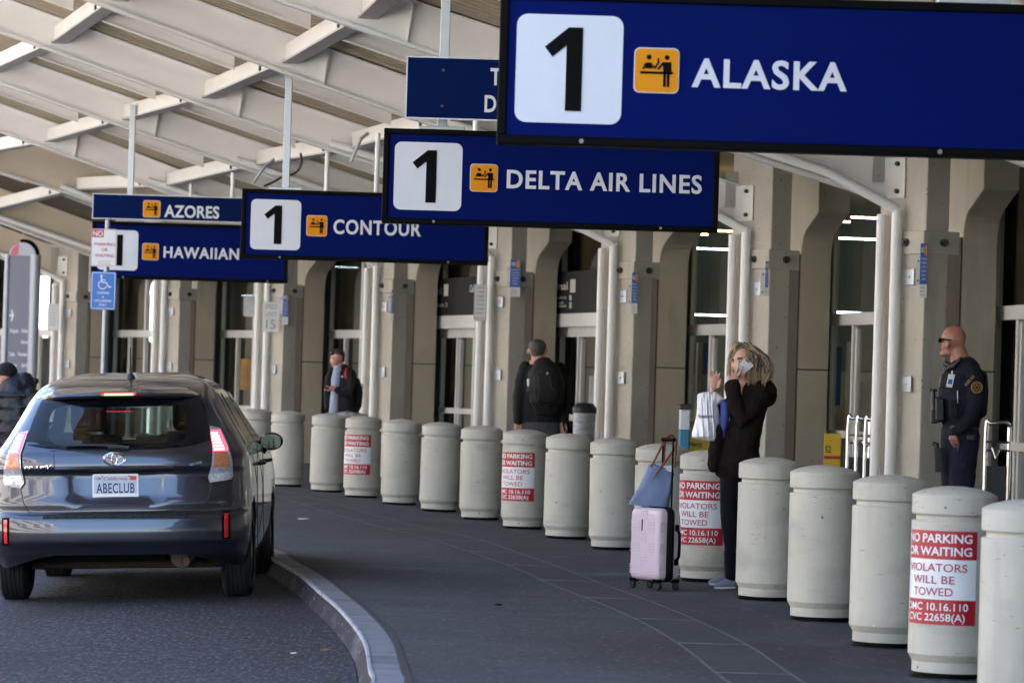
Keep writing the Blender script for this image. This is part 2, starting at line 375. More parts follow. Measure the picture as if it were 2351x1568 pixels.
# ================================================================ terminal building
bld = thing('terminal_building', 'long beige concrete terminal building with arched piers and glass doors behind the columns', 'building', (4,40,0))
PIERX = {1:(2203,2285),2:(1832,1904),3:(1508,1576),4:(1223,1276),5:(950,1002),6:(695,743),7:(448,493),8:(207,246)}
PIER = {}
for k in range(-9, 11):
    h = head(k); Y = CP[k].y + 1.6
    if k in PIERX:
        x0, x1 = [(x-W0/2)/F*Y for x in PIERX[k]]
    else:
        x0 = CP[k].x + h.x/h.y*1.6 + .52; x1 = x0 + .34
        if k > 8: x0 -= .2; x1 -= .2
    PIER[k] = (Vector((x0,Y,0)), Vector((x1,Y,0)))
def pier(k):
    a, b = PIER[k]; h = head(k)*-1.0            # towards the camera
    prof = [(-.95,-.02),(0,-.02),(0,2.78)]
    prof += [(.015,2.90),(.045,2.97),(.09,3.03),(.15,3.075),(.60,3.25),(.60,4.6),(-.95,4.6)]
    m = MB(); m.prism([a + h*s + Zv*z for s,z in prof], b-a)
    return obj('pier', m, M['pier'], bld, bevel=.012)
for k in range(-2, 11):
    p = pier(k)
    a, b = PIER[k]; gj = MB()
    hz = 1.62
    gj.box((a.x-.004,a.y-.006,hz),(b.x+.004,a.y+.002,hz+.014)); obj('joint_line', gj, M['groove'], p)
# glazing line
def gp(k, s=0.0, z=0.0):
    return PIER[k][1] + Vector((.06,.55,0)) + Vector((0,0,z))
bk = MB()
GL = {}
for k in range(-2, 10):
    a = gp(k); b = gp(k+1); GL[k+1] = (b, a)      # span k+1: from pier k+1 (far) to pier k (near)
def frame_bar(mb, p, q, w, d):
    mb.bar(p, q, d, w) if abs((q-p).z) < .01 else mb.bar(p, q, d, w, up=(Vector((0,1,0))))
random.seed(3)
zs = {}
for k in range(-1, 11):
    A, B = GL[k]; u = (B-A); L = u.length; u = u.normalized(); n = Vector((-u.y,u.x,0))
    if n.x > 0: n = -n
    P = lambda s, z, o=0.0: A + u*s + Zv*z + n*o
    gm_ = MB(); gm_.add([P(.1,.02),P(L,.02),P(L,4.4),P(.1,4.4)],[(0,1,2,3)])
    gl_ = obj('window', gm_, M['darkglass'] if k in (6,7) else M['glass'], bld)
    fr = MB()
    tz = 2.02 if k > 2 else 2.10
    def hb(z0, z1, s0=.1, s1=None, d=.05): 
        s1 = L if s1 is None else s1
        M4 = Matrix(((u.x,n.x,0,A.x),(u.y,n.y,0,A.y),(0,0,1,0),(0,0,0,1)))
        fr.box((s0,-.02,z0),(s1,d,z1),M4)
    hb(tz, tz+.13); hb(.02,.16)
    if k in (6,7,8,9,10): hb(.72,.86)
    else: hb(.92,1.0)
    stiles = [.1+i*.82 for i in range(int((L-.15)/.82)+1)]
    for i,s in enumerate(stiles):
        hb(.0, 4.4 if i == 0 or (k > 5 and i % 2 == 0) else tz, s-.035, s+.035, .035)
    if k in (4,5):
        hb(tz+.13, tz+.34, .1, L, .16)
    for s in [q_+.12 for q_ in stiles[1::2]]:
        if k <= 5: hb(0, tz-.03, s-.03, s+.03, .03)
    obj('window_frame', fr, M['frame'], bld, bevel=.006)
    jb = MB(); M4 = Matrix(((u.x,n.x,0,A.x),(u.y,n.y,0,A.y),(0,0,1,0),(0,0,0,1)))
    jb.box((-.32,-.03,0),(.10,.13,4.4),M4); obj('jamb', jb, M['blk2'], bld)
# interior: floor, ceiling, back wall, lamps
inf = MB(); fl = [gp(k) for k in range(-2,11)]
inf.grid([[p+Vector((.05,.2,.012)) for p in fl],[p+Vector((12,5,.012)) for p in fl]]); obj('interior_floor', inf, M['infloor'], bld)
cl = MB(); cl.grid([[p+Vector((-.3,0,4.4)) for p in fl],[p+Vector((12,5,4.4)) for p in fl]]); obj('interior_ceiling', cl, M['ceil'], bld)
bw = MB(); bw.grid([[p+Vector((7.5,4,0)) for p in fl],[p+Vector((7.5,4,4.4)) for p in fl]]); obj('interior_wall', bw, M['inwall'], bld)
bm2 = MB(); bm2.grid([[PIER[k][0]+Vector((.5,0,0)) for k in range(-9,-1)],[PIER[k][0]+Vector((.5,0,4.5)) for k in range(-9,-1)]]); obj('plain_wall', bm2, M['darkglass0'], bld)  # unseen wall behind the camera, coloured dark to cut its bounce
ob_ = [('counter',(.10,.12,.15)),('screen',(.012,.05,.20)),('kiosk',(.30,.31,.32)),('poster',(.55,.26,.03)),('panel',(.60,.56,.48)),('panel',(.55,.58,.60))]  # cream and pale panels stand in for reflections in the glass
random.seed(21)
for k in range(0, 11):
    for j in range(16):
        nm, c_ = random.choice(ob_); q = gp(k) + Vector((random.uniform(.4,3.5), random.uniform(-4.5,.8), 0)); w_ = random.uniform(.15,.5); h_ = random.uniform(.25,.8); z_ = 0.02 if nm in ('counter','kiosk') else random.uniform(.6,2.4)
        mm = MB(); mm.box((q.x-w_/2,q.y-.15,z_),(q.x+w_/2,q.y+.15,z_+h_)); obj(nm, mm, M.setdefault('in_'+nm, pm('in_'+nm, c_, rough=.4, var=.3, scale=4)), bld)
for k in range(0, 11):  # boards added to imitate cream and blue reflections in the door glass
    u_ = (gp(k+1 if k < 10 else k)-gp(k)) if k < 10 else Vector((-2.7,4.8,0))
    for j, (f_, w_, z0_, z1_, c_) in enumerate(((.12,.5,.25,1.95,'cream'),(.30,.35,1.25,1.9,'blue'),(.36,.6,.2,1.2,'cream'),(.55,.35,.4,1.8,'pale'),(.70,.5,1.1,1.95,'blue'),(.78,.55,.2,1.6,'cream'))):
        q = gp(k) + u_*(f_+random.uniform(-.05,.05)) + Vector((random.uniform(.35,.7),0,0)); cc = {'cream':(.74,.68,.56),'blue':(.03,.08,.26),'pale':(.62,.68,.70)}[c_]
        mm = MB(); mm.box((q.x-.03,q.y-w_/2,z0_),(q.x+.03,q.y+w_/2,z1_)); obj('reflection_board', mm, M.setdefault('in_'+c_, pm('in_'+c_, cc, rough=.5, var=.35, scale=3)), bld, bevel=.01)
# made-up parking garage, unseen, added to bounce warm sunlight under the canopy
pg = thing('bounce_garage', 'made-up pale parking garage out of frame, added to bounce sunlight onto the columns', 'building', (-20,40,-.36))
M['garage'] = pm('garage', (.62,.58,.53), rough=.85, var=.12, scale=.4)
mm = MB(); mm.box((-34,-25,-.36),(-20,130,.9))
for z_ in (3.2,6.2,9.2,12.2): mm.box((-34,-25,z_-1.1),(-20,130,z_+.3))
for y_ in range(-25,131,9): mm.box((-21,y_,.9),(-20.2,y_+.8,11.2))
obj('deck_wall', mm, M['garage'], pg)
mm = MB(); mm.box((-34,-25,.9),(-23,130,11.1)); obj('dark_interior', mm, M['blk2'], pg)
# upper wall over the arcade and the block behind, so that the sun comes only from the open side
up = MB(); ow = [PIER[k][0]+head(k)*-.2 for k in range(-9,11)]; top = 7.6
up.grid([[p+Zv*4.5 for p in ow],[p+Zv*top for p in ow]])
up.grid([[p+Zv*top for p in ow],[p+Vector((30,6,top)) for p in ow]])
up.grid([[p+Vector((30,6,top)) for p in ow],[p+Vector((30,6,0)) for p in ow]])
e0, e1 = ow[0], ow[-1]
up.add([e0, e0+Vector((30,6,0)), e0+Vector((30,6,top)), e0+Zv*top],[(0,1,2,3)])
up.add([e1, e1+Vector((30,6,0)), e1+Vector((30,6,top)), e1+Zv*top],[(0,1,2,3)])
obj('wall', up, M['conc'], bld)
lw = MB(); lc = MB()
for k in range(0, 11):
    for (dx, z, cool) in ((.9,3.5,0),(2.0,3.55,0),(3.4,3.5,1),(4.6,3.0,1),(5.6,2.6,1)):
        a = gp(k) + Vector((dx, 1.1, z)); b_2 = a + Vector((1.1,.2,0))
        (lc if cool else lw).bar(a, b_2, .035, .02)
obj('ceiling_lamp', lw, M['lampwarm'], bld)['kind'] = 'stuff'
obj('strip_lamp', lc, M['lampcool'], bld)['kind'] = 'stuff'
# ================================================================ columns with drainpipes, collars and beam brackets
COL_LABEL = {0:'concrete column nearest the camera at the right edge, mostly out of frame', 1:'speckled concrete column with twin white pipes beside the police officer',
 2:'concrete column directly behind the woman on the phone', 3:'concrete column right of the man with the black backpack',
 4:'concrete column with a white notice plate on its twin pipes, left of the backpack man', 5:'concrete column behind the young man in the dark jacket',
 6:'concrete column carrying the white SPEED LIMIT 15 sign', 7:'sunlit beige column under the HAWAIIAN sign, just above the grey car roof',
 8:'far concrete column with twin pipes beside the grey directory pylon', 9:'farthest concrete column, at the left edge beyond the directory pylon', -1:'concrete column out of frame to the right'}
BOTTOM = {}     # elbow heights where gutters turn down
ELB = {1:(2063,474),2:(1716,524),3:(1411,558),4:(1129,585),5:(869,606),6:(618,624),7:(380,636),8:(145,644)}
for k in range(-1, 10):
    c = CP[k]; vdir = Vector((c.x, c.y, 0)).normalized()
    ang = math.radians(33); 
    # unit vectors: A runs back along the road-side face, B along the camera-side face
    A = Matrix.Rotation(ang, 3, 'Z') @ vdir; B = Vector((A.y,-A.x,0))
    lc_, wb = (.74 if k <= 5 else .80), .24
    t = thing('concrete_column', COL_LABEL[k], 'column', c, 'concrete columns along the terminal front')
    m = MB(); r = .0
    m.prism([c+Zv*-.02, c+A*lc_+Zv*-.02, c+A*lc_+B*wb+Zv*-.02, c+B*wb+Zv*-.02], Zv*5.6)
    obj('shaft', m, M['conc'], t, bevel=.012)
    nA = Vector((-A.y, A.x, 0))       # out of face A, to the road
    # collar band
    m = MB(); zb = 2.62
    m.prism([c-B*.012+nA*.02-A*.02+Zv*zb, c+A*(lc_*.62)+nA*.02+Zv*zb, c+A*(lc_*.62)+B*.02+Zv*zb, c+A*.03+B*.02+Zv*zb, c+A*.03+B*(wb+.10)+Zv*zb, c-A*.02+B*(wb+.10)+Zv*zb, c-A*.02+nA*.02+Zv*zb], Zv*.2)
    cb = obj('collar', m, M['conc'], t, bevel=.01)
    m = MB()
    for p, d in ((c+A*.25+nA*.02, nA), (c+B*.17-A*.02, -A)):
        q = p + Zv*(zb+.10); m.tube([q, q+d*.035], .035, 8); m.tube([q+d*.035, q+d*.06], .018, 8)
    obj('bolt', m, M['bolt'], cb)
    # dark plate on the pier side, painting in the recess shade, and conduit
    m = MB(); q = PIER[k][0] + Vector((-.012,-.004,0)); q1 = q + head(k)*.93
    m.prism([q, q1, q1+Vector((.008,0,0)), q+Vector((.008,0,0))], Zv*2.84); obj('recess_shade_plate', m, M['recess'], t)
    m = MB(); q = c + B*(wb+.05) + A*.45; m.tube([q+Zv*.2, q+Zv*2.6], .02, 8); obj('conduit', m, M['steel'], t)
    # pipes down face A
    ez = (pix(*ELB[k], c.y).z if k in ELB else 2.98)
    for i, s in enumerate((.345, .60)):
        q = c + A*(s*lc_/.74) + nA*.075
        m = MB(); out = -B*.0
        m.tube([q+Zv*.02, q+Zv*(ez-.02-.03*i)], .05 if i == 0 else .042, 14); obj('drainpipe', m, M['pipe'], t, smooth=50)
        if i == 0:
            for z in (2.35, 1.42, .45):
                m = MB(); m.prism([q+A*-.04+nA*-.06+Zv*z, q+A*-.22+nA*-.06+Zv*z, q+A*-.22+nA*-.045+Zv*z, q+A*-.04+nA*-.045+Zv*z], Zv*.14)
                m.tube([q-A*.15+nA*-.045+Zv*(z+.07), q-A*.15+nA*-.035+Zv*(z+.07)], .012, 8)
                obj('pipe_clip', m, M['steel'], t, bevel=.004)
    BOTTOM[k] = (c, A, B, nA, ez)
    # beam bracket: an angle, one leg on the column and one on the beam web
    zb2 = ez + .09; s0 = .30
    m = MB(); q = c + A*.33 + nA*.006
    m.prism([q+Zv*zb2, q+A*.36+Zv*zb2, q+A*.36+nA*.014+Zv*zb2, q+nA*.014+Zv*zb2], Zv*.36)
    br = obj('bracket', m, M['white'], t, bevel=.004)
    m = MB()
    for z in (.06,.30):
        p0 = q+A*.10+nA*.014+Zv*(zb2+z); m.tube([p0, p0+nA*.03], .02, 8)
    obj('bolt', m, M['bolt'], br)
# ================================================================ canopy: bent white beams, purlins, deck
M['flange'] = pm('flange', (.72,.72,.72), rough=.4, var=.05, scale=3)
M['purlinside'] = pm('purlinside', (.66,.64,.62), rough=.5, var=.05, scale=2)  # duller than the beams: weaker light put into the side colour
M['purlin'] = pm('purlin', (.36,.345,.36), rough=.45, var=.06, scale=4)  # grey underside: shade of the downward face put into the colour
can = thing('canopy', 'white steel canopy of sloping beams and purlins over the kerbside road', 'canopy', (0,40,4))
BL = {1:[(1005,132),(620,0)],2:[(933,272),(588,147),(190,0)],3:[(880,389),(588,291),(0,77)],4:[(588,400),(332,312),(0,195)],5:[(397,452),(240,390),(0,306)],6:[(212,464),(0,399)],7:[(207,590),(0,514)],8:[(112,637),(0,594)]}
BEAM = {}
def beam_line(k):
    c, A, B, nA, ez = BOTTOM.get(k, (CP[k], None, None, None, 2.98))
    h = head(k); d = Vector((-h.y*.99, h.x*.25, 0)).normalized()
    d = Vector((-1, -.10, 0)).normalized() if k < 6 else Vector((-1,-.2,0)).normalized()
    n = Vector((-d.y, d.x, 0)); start = Vector((c.x, c.y, ez)) + (A*.68 + nA*.02 if A is not None else Vector((-.3,.6,0)))
    pts = []
    if k in BL:
        if k in ELB: pts.append(onplane(ELB[k][0]-36*30/c.y, ELB[k][1]-11*30/c.y, start, n))
        else: pts.append(start)
        pts += [onplane(x, y, start, n) for x,y in BL[k]]
    else:
        pts = [start, start + d*4.6 + Zv*1.56, start + d*7 + Zv*2.45]
    if len(pts) == 1: pts.append(pts[0]+d*2+Zv*.7)
    while (pts[-1]-pts[0]).length < 8.6:
        q = (pts[-1]-pts[-2]).normalized(); pts.append(pts[-1]+q*1.5)
    return pts, d, n
WEB = lambda k: .40 if k < 6 else .58
LEN = lambda k: 8.6 if k < 4 else (7.0 if k < 6 else 4.9)
for k in range(-2, 10):
    pts, d, n = beam_line(k); BEAM[k] = (pts, d, n)
def at(k, s, dz=0.0):       # point s metres (horizontally) from the column end, on the underside
    pts, d, n = BEAM[k]; p0 = pts[0]; acc = 0
    for a, b in zip(pts, pts[1:]):
        l = math.hypot(b.x-a.x, b.y-a.y)
        if acc + l >= s or b is pts[-1]:
            t = (s-acc)/l; return a + (b-a)*t + Zv*dz
        acc += l
for k in range(-2, 10):
    pts, d, n = BEAM[k]; wh = WEB(k)
    m = MB(); n2 = Vector((n.x,n.y,0))
    if n2.y > 0: n2 = -n2
    S_ = [-.06] + [LEN(k)*i/17 for i in range(1, 18)]
    line = [at(k, s) for s in S_]
    # bottom flange, web, top flange
    def plate(o0, o1, z0, z1):
        rows = [[p + n2*o0 + Zv*z0 for p in line],[p + n2*o1 + Zv*z0 for p in line],[p + n2*o1 + Zv*z1 for p in line],[p + n2*o0 + Zv*z1 for p in line]]
        m.grid(rows + [rows[0]])
        for e in (0,-1): m.add([r[e] for r in rows], [(0,1,2,3)])
    plate(-.006,.006,.03,wh); plate(-.07,.07,wh,wh+.014)
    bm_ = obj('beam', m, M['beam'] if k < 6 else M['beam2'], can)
    m = MB(); plate(-.075,.075,0,.03); obj('flange', m, M['flange'], bm_)
    # gutter pipe under the near side of the lower end, running into the first drainpipe
    if k < 9:
        c, A, B, nA, ez = BOTTOM.get(k, (CP[k], Vector((.3,.95,0)), Vector((.95,-.3,0)), Vector((-.95,.3,0)), 2.98))
        q = c + A*.345 + nA*.075 + Zv*(ez-.02); q2 = c + A*.60 + nA*.075 + Zv*(ez-.06)
        m = MB(); m.tube([at(k,3.2,.09)+n2*.13, at(k,.55,.09)+n2*.13, q+Vector((-.05,0,.03)), q], .046, 12); obj('gutter', m, M['pipe'], can, smooth=50)
    # stiffener on the web
    m = MB(); p0 = at(k, 4.25); p1 = at(k, 4.35); 
    m.prism([p0+Zv*.02, p0+Zv*.02+n2*.066, p0+Vector((.05,0,wh-.02))+n2*.066, p0+Vector((.05,0,wh-.02))], d*.014)
    obj('stiffener', m, M['beam'] if k < 6 else M['beam2'], can)
    # column end plate on the web
    m = MB(); p0 = at(k, -.03) + n2*.012; zz = .18; m.prism([p0+Zv*zz, p0+d*.14+Zv*zz, p0+d*.14+Zv*(zz+.36), p0+Zv*(zz+.36)], n2*.012)
    for z in (.06,.30): m.tube([p0+d*.07+Zv*(zz+z)+n2*.01, p0+d*.07+Zv*(zz+z)+n2*.035], .018, 8); obj('web_plate', m, M['white'], can)
ST = (1.25, 2.9, 4.6, 6.33, 8.05)
for k in range(-1, 8):
    for s in [s_ for s_ in ST[1:] if s_ < LEN(k)-.1]:
        wh = .19; lift = .12
        a = at(k, s, lift); b = at(k-1, s, lift)
        m = MB(); dd = (b-a).normalized(); a2 = a + dd*.02; b2 = b - dd*.02
        side = dd.cross(Zv).normalized()
        m.prism([a2-side*.055+Zv*.02, a2+side*.055+Zv*.02, a2+side*.055+Zv*wh, a2-side*.055+Zv*wh], b2-a2)
        pl = obj('purlin', m, M['purlinside'], can)
        m = MB(); m.prism([a2-side*.085, a2+side*.085, a2+side*.085+Zv*.02, a2-side*.085+Zv*.02], b2-a2); obj('purlin_flange', m, M['purlin'], pl)
        m = MB()                                          # bolts near both ends, on the side facing away from the columns
        for e, sg in ((b2, -1), ):
            for z in (.06, .15):
                p = e + dd*sg*1.35 + Zv*z
                m.tube([p+side*-.075, p+side*-.05], .032, 10); m.tube([p+side*.05, p+side*.075], .032, 10)
        obj('bolt', m, M['bolt'], pl)
    # secondary beam half way, between the purlin lines
    for s0, s1 in [(a_,b_) for a_,b_ in zip(ST, ST[1:]) if b_ < LEN(k)]:
        p0 = at(k, s0+.18).lerp(at(k-1, s0+.18), .55); p1 = at(k, s1-.12).lerp(at(k-1, s1-.12), .55)
        z = WEB(k); m = MB(); nn = Vector((0,-1,0))
        for (o0,o1,z0,z1) in ((-.04,.04,z-.235,z-.215),(-.005,.005,z-.215,z)):
            m.prism([p0+nn*o0+Zv*z0, p0+nn*o1+Zv*z0, p0+nn*o1+Zv*z1, p0+nn*o0+Zv*z1], p1-p0)
        obj('secondary_beam', m, M['beam'], can)
# ribbed deck on the beams
# ribs run along the beams: strips between beams
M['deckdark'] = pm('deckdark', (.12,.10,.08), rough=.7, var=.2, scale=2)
m = MB()
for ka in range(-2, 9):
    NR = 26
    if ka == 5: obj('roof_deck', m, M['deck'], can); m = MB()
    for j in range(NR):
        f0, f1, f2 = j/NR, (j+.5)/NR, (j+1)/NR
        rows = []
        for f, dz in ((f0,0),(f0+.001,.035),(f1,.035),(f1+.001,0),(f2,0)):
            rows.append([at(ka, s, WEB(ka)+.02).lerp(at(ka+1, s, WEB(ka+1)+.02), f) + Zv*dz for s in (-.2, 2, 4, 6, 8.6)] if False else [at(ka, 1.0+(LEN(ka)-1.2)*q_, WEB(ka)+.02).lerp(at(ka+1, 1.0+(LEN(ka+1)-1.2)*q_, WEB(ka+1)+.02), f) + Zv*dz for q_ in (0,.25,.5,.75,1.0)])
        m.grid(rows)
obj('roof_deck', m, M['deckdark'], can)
m = MB(); m.grid([[at(k, .95+(LEN(k)-1.1)*q_, WEB(k)+.09) for k in range(-2,10)] for q_ in (0,.25,.5,.75,1.02)]); obj('roof_sheet', m, M['deck'], can)
m = MB(); m.grid([[Vector((CP[k].x+.9, CP[k].y, 4.0)) for k in range(-9,-1)],[Vector((CP[k].x-4.6, CP[k].y, 5.5)) for k in range(-9,-1)]]); obj('unseen_rear_roof', m, M['deck'], can)  # unseen roof behind the camera, added to hold back skylight
m = MB(); m.grid([[PIER[k][0]+Vector((.3,0,4.9)) for k in range(-2,11)],[at(k,1.0)*1.0+Zv*(4.9-at(k,1.0).z) if k < 10 else PIER[k][0]+Vector((-1.6,0,4.9)) for k in range(-2,11)]]); obj('light_stop_soffit', m, M['pier'], bld)  # added above the sight line to block sky light over the columns
m = MB(); m.grid([[at(k,.98,WEB(k)+.12) for k in range(-2,10)],[at(k,.98)+Zv*(4.9-at(k,.98).z) for k in range(-2,10)]]); obj('light_stop_fascia', m, M['beam'], bld)  # upright closure added to stop light leaking in above the deck
M['cable'] = pm('cable', (.02,.02,.022), rough=.6)
m = MB(); m.tube(smooth_line([pix(x,y,39.0) for x,y in ((690,352),(692,372),(684,392),(668,402),(650,405),(628,418),(606,428))], 4), .013, 8); obj('cable', m, M['cable'], can)
m = MB(); m.tube([pix(x,y,40.6) for x,y in ((846,306),(829,318),(806,371))], .02, 8); obj('conduit', m, M['steel'], can)
m = MB(); m.tube([pix(x,y,45.0) for x,y in ((630,366),(608,382),(582,420))], .02, 8); obj('conduit', m, M['steel'], can)
# sign posts and hanging rods
def post(x, y_top, y_bot, Y, w=.07, name='sign_post', mat='steel', round_=False, k=None):
    a = pix(x, y_top, Y); b = pix(x, y_bot, Y); b.x = a.x
    m = MB()
    if round_: m.tube([a, b], w/2, 12)
    else: m.box((a.x-w/2, Y-w/2, b.z), (a.x+w/2, Y+w/2, a.z))
    return m
for (x, y0_, y1_, Y) in ((752,352,440,41.6),(868,306,445,38.4),(535,397,462,46.4),(440,395,452,51.9),(1094,270,330,29.5)):
    m = MB(); a = pix(x, y0_, Y); b = pix(x, y1_+25, Y); m.tube([a, Vector((a.x, a.y, b.z))], .026, 12); obj('hanging_pipe', m, M['pipe'], can, smooth=50)
# ================================================================ hanging airline signs
def picto(mb_bg, mb_fg, P, x0, y0, x1, y1, edge=None):
    """yellow tile with two figures over a counter; P(x, y, o) in photo units at the sign's plane"""
    w = x1-x0; h = y1-y0
    if edge is not None: flat(edge, rrect(x0, y0, x1, y1, w*.13), lambda u,v: P(u,v,.010))
    e = w*.02
    flat(mb_bg, rrect(x0+e, y0+e, x1-e, y1-e, w*.12), lambda u,v: P(u,v,.012))
    X = lambda f: x0+f*w; Yy = lambda f: y0+f*h
    Q = lambda u,v: P(u,v,.015)
    def disc(cx, cy, r): flat(mb_fg, [(X(cx)+r*w*math.cos(2*PI*i/14), Yy(cy)+r*w*math.sin(2*PI*i/14)) for i in range(14)], Q)
    def poly(pts): flat(mb_fg, [(X(a),Yy(b)) for a,b in pts], Q)
    disc(.325,.21,.055); disc(.725,.21,.055)
    poly([(.14,.525),(.865,.525),(.865,.58),(.14,.58)])
    poly([(.24,.46),(.27,.33),(.385,.33),(.42,.46)]); poly([(.18,.48),(.245,.33),(.275,.35),(.215,.485)])
    poly([(.40,.35),(.455,.42),(.52,.31),(.51,.225),(.55,.225),(.56,.325),(.465,.475),(.42,.43)])
    poly([(.63,.31),(.82,.31),(.83,.52),(.645,.52)]); poly([(.51,.46),(.63,.31),(.66,.35),(.545,.49)])
    poly([(.65,.52),(.712,.52),(.712,.86),(.65,.86)]); poly([(.732,.52),(.79,.52),(.79,.86),(.732,.86)])
def big_sign(label, Y, xl, yt, xr, yb, tile, icon, word, group, post_x, post_top, screws, hid=None):
    """all numbers in photo units along the sign's left edge / plane"""
    sc = Y/F; o = pix(xl, yt, Y); Wd = (xr-xl)*sc; Hd = (yb-yt)*sc
    def P(x, y, off=0.0):             # x, y measured in the picture -> sign plane, corrected for the camera roll
        p = pix(x, y, Y); return Vector((p.x, Y-off, p.z))
    dep = .16
    t = thing('hanging_sign', label, 'sign', (o.x+Wd/2, Y, o.z-Hd/2), group)
    m = MB(); fw = .042
    X0, X1, Z1, Z0 = o.x, o.x+Wd, o.z, o.z-Hd
    m.box((X0,Y,Z0),(X1,Y+dep,Z0+fw)); m.box((X0,Y,Z1-fw),(X1,Y+dep,Z1)); m.box((X0,Y+.001,Z0+fw),(X0+fw,Y+dep,Z1-fw)); m.box((X1-fw,Y+.001,Z0+fw),(X1,Y+dep,Z1-fw))
    fr = obj('frame', m, M['black'], t, bevel=.006)
    m = MB(); m.box((X0+fw-.002,Y+.018,Z0+fw-.002),(X1-fw+.002,Y+dep-.018,Z1-fw+.002)); obj('sign_panel', m, M['navy'], t)
    m = MB()
    for f in screws: m.tube([Vector((X0+Wd*f,Y-.001,Z0+fw*.5)),Vector((X0+Wd*f,Y-.008,Z0+fw*.5))], .011, 12)
    obj('screw', m, M['screwgrey'], fr)
    off = -.016
    Pp = lambda x,y,o_=0.0: P(x, y, off+o_)
    def local(px, py):  # de-rolled local frame so that tiles stay square: origin at pixel, axes along the sign
        b = Pp(px, py); return lambda u, v, o_=0.0: Vector((b.x+(u-px)*sc, b.y-o_, b.z-(v-py)*sc))
    x0,y0_,x1,y1 = tile; Lf = local(x0, y0_); m = MB()
    flat(m, rrect(x0,y0_,x1,y1,(x1-x0)*.105), lambda u,v: Lf(u,v,.004)); tl = obj('number_tile', m, M['signwhite'], t)
    w = x1-x0; h = y1-y0_; m = MB()
    one = [(.265,.300),(.487,.115),(.623,.115),(.623,.888),(.470,.888),(.470,.285),(.340,.392)]
    flat(m, [(x0+a*w, y0_+b*h) for a,b in one], lambda u,v: Lf(u,v,.008)); obj('numeral', m, M['black'], tl)
    bg = MB(); fg = MB(); ed = MB(); Li = local(icon[0], icon[1]); picto(bg, fg, Li, *icon, ed)
    ip = obj('pictogram', bg, M['yellow'], t); obj('figures', fg, M['black'], ip); obj('edge', ed, M['signwhite'], ip)
    m = MB(); body, wx0, wx1, base, cap = word; b = Pp(wx0, base, .005)
    put_text(m, body, lambda u,v: Vector((b.x+u, b.y, b.z+v)), w=(wx1-wx0)*sc, h=cap*sc, bold=.022, spacing=1.12)
    put_text(m, body, lambda u,v: Vector((b.x+u+cap*sc*.016, b.y+.0012, b.z+v)), w=(wx1-wx0)*sc, h=cap*sc, bold=.022, spacing=1.12)
    obj('lettering', m, M['signwhite'], t)
    for px in post_x:
        a = pix(px, yt, Y); tz = pix(px, post_top, Y).z
        m = MB(); m.box((a.x-.036,Y+.045,Z1-.002),(a.x+.036,Y+.117,tz)); m.box((a.x-.17,Y+.02,Z1),(a.x+.17,Y+.14,Z1+.025)); obj('hanger', m, M['steel'], t, bevel=.004)
    return t
G = 'blue airline signs hung from the canopy'
big_sign('nearest blue sign reading 1 ALASKA with yellow check-in tile, cut off at top right', 17.3, 1150, -24, 2408, 330, (1188,31,1433,280), (1457,109,1561,213), ('ALASKA',1588,1944,198,64), G, (1320,2240), -300, (.155,.81))
big_sign('blue sign reading 1 DELTA AIR LINES in the middle of the picture', 27.9, 882, 294, 1655, 512, (907,325,1063,481), (1080,376,1144,440), ('DELTA AIR LINES',1163,1611,431,41), G, (1015,1520), -60, (.155,.83))
big_sign('blue sign reading 1 CONTOUR, partly hidden behind the DELTA AIR LINES sign', 38.0, 556, 433, 1125, 593, (577,457,692,572), (704,494,752,542), ('CONTOUR',765,966,536,32), G, (655,1040), 120, (.16,.84))
big_sign('farthest and lowest blue sign reading 1 HAWAIIAN under the AZORES board', 46.4, 212, 507, 663, 638, (225,527,318,619), (327,558,365,597), ('HAWAIIAN',375,548,591,25), G, (296,), 240, (.165,.9))
def board(label, Y, xl, yt, xr, yb, items, icon=None, screws=()):
    sc = Y/F; o = pix(xl, yt, Y); Wd = (xr-xl)*sc; Hd = (yb-yt)*sc
    t = thing('header_board', label, 'sign', (o.x+Wd/2, Y, o.z-Hd/2), 'plain blue boards above the airline signs')
    m = MB(); m.box((o.x,Y,o.z-Hd),(o.x+Wd,Y+.03,o.z)); obj('board', m, M['navy2'], t)
    m = MB(); e = .012
    m.box((o.x-e,Y+.003,o.z-Hd-e),(o.x-.0005,Y+.028,o.z+e)); m.box((o.x,Y+.003,o.z-Hd-e),(o.x+Wd,Y+.028,o.z-Hd-.0005)); m.box((o.x,Y+.003,o.z+.0005),(o.x+Wd,Y+.028,o.z+e)); obj('trim', m, M['signwhite'], t)
    for body, wx0, wx1, base, cap in items:
        m = MB(); b = pix(wx0, base, Y); put_text(m, body, lambda u,v: Vector((b.x+u, Y-.004, b.z+v)), w=(wx1-wx0)*sc, h=cap*sc, bold=.024, spacing=1.04)
        obj('lettering', m, M['signwhite'], t)
    if icon:
        bg = MB(); fg = MB(); ed = MB(); b = pix(icon[0], icon[1], Y)
        picto(bg, fg, lambda u,v,o_=0.0: Vector((b.x+(u-icon[0])*sc, Y+.008-o_-.004, b.z-(v-icon[1])*sc)), *icon, ed)
        ip = obj('pictogram', bg, M['yellow'], t); obj('figures', fg, M['black'], ip); obj('edge', ed, M['signwhite'], ip)
    m = MB()
    for x, y in screws:
        p = pix(x, y, Y); m.tube([Vector((p.x,Y-.001,p.z)),Vector((p.x,Y-.006,p.z))], .012, 10)
    if screws: obj('screw', m, M['bolt'], t)
board('narrow blue board reading AZORES above the HAWAIIAN sign', 46.2, 215, 446, 690, 500, [('AZORES',377,503,498,27)], (329,460,369,499))
board('blank-looking blue board with a cut off T and D beside the ALASKA sign', 27.6, 937, 132, 1500, 269, [('T',1125,1150,195,38),('D',1112,1139,257,38)], None, ((1018,162),(1015,244)))
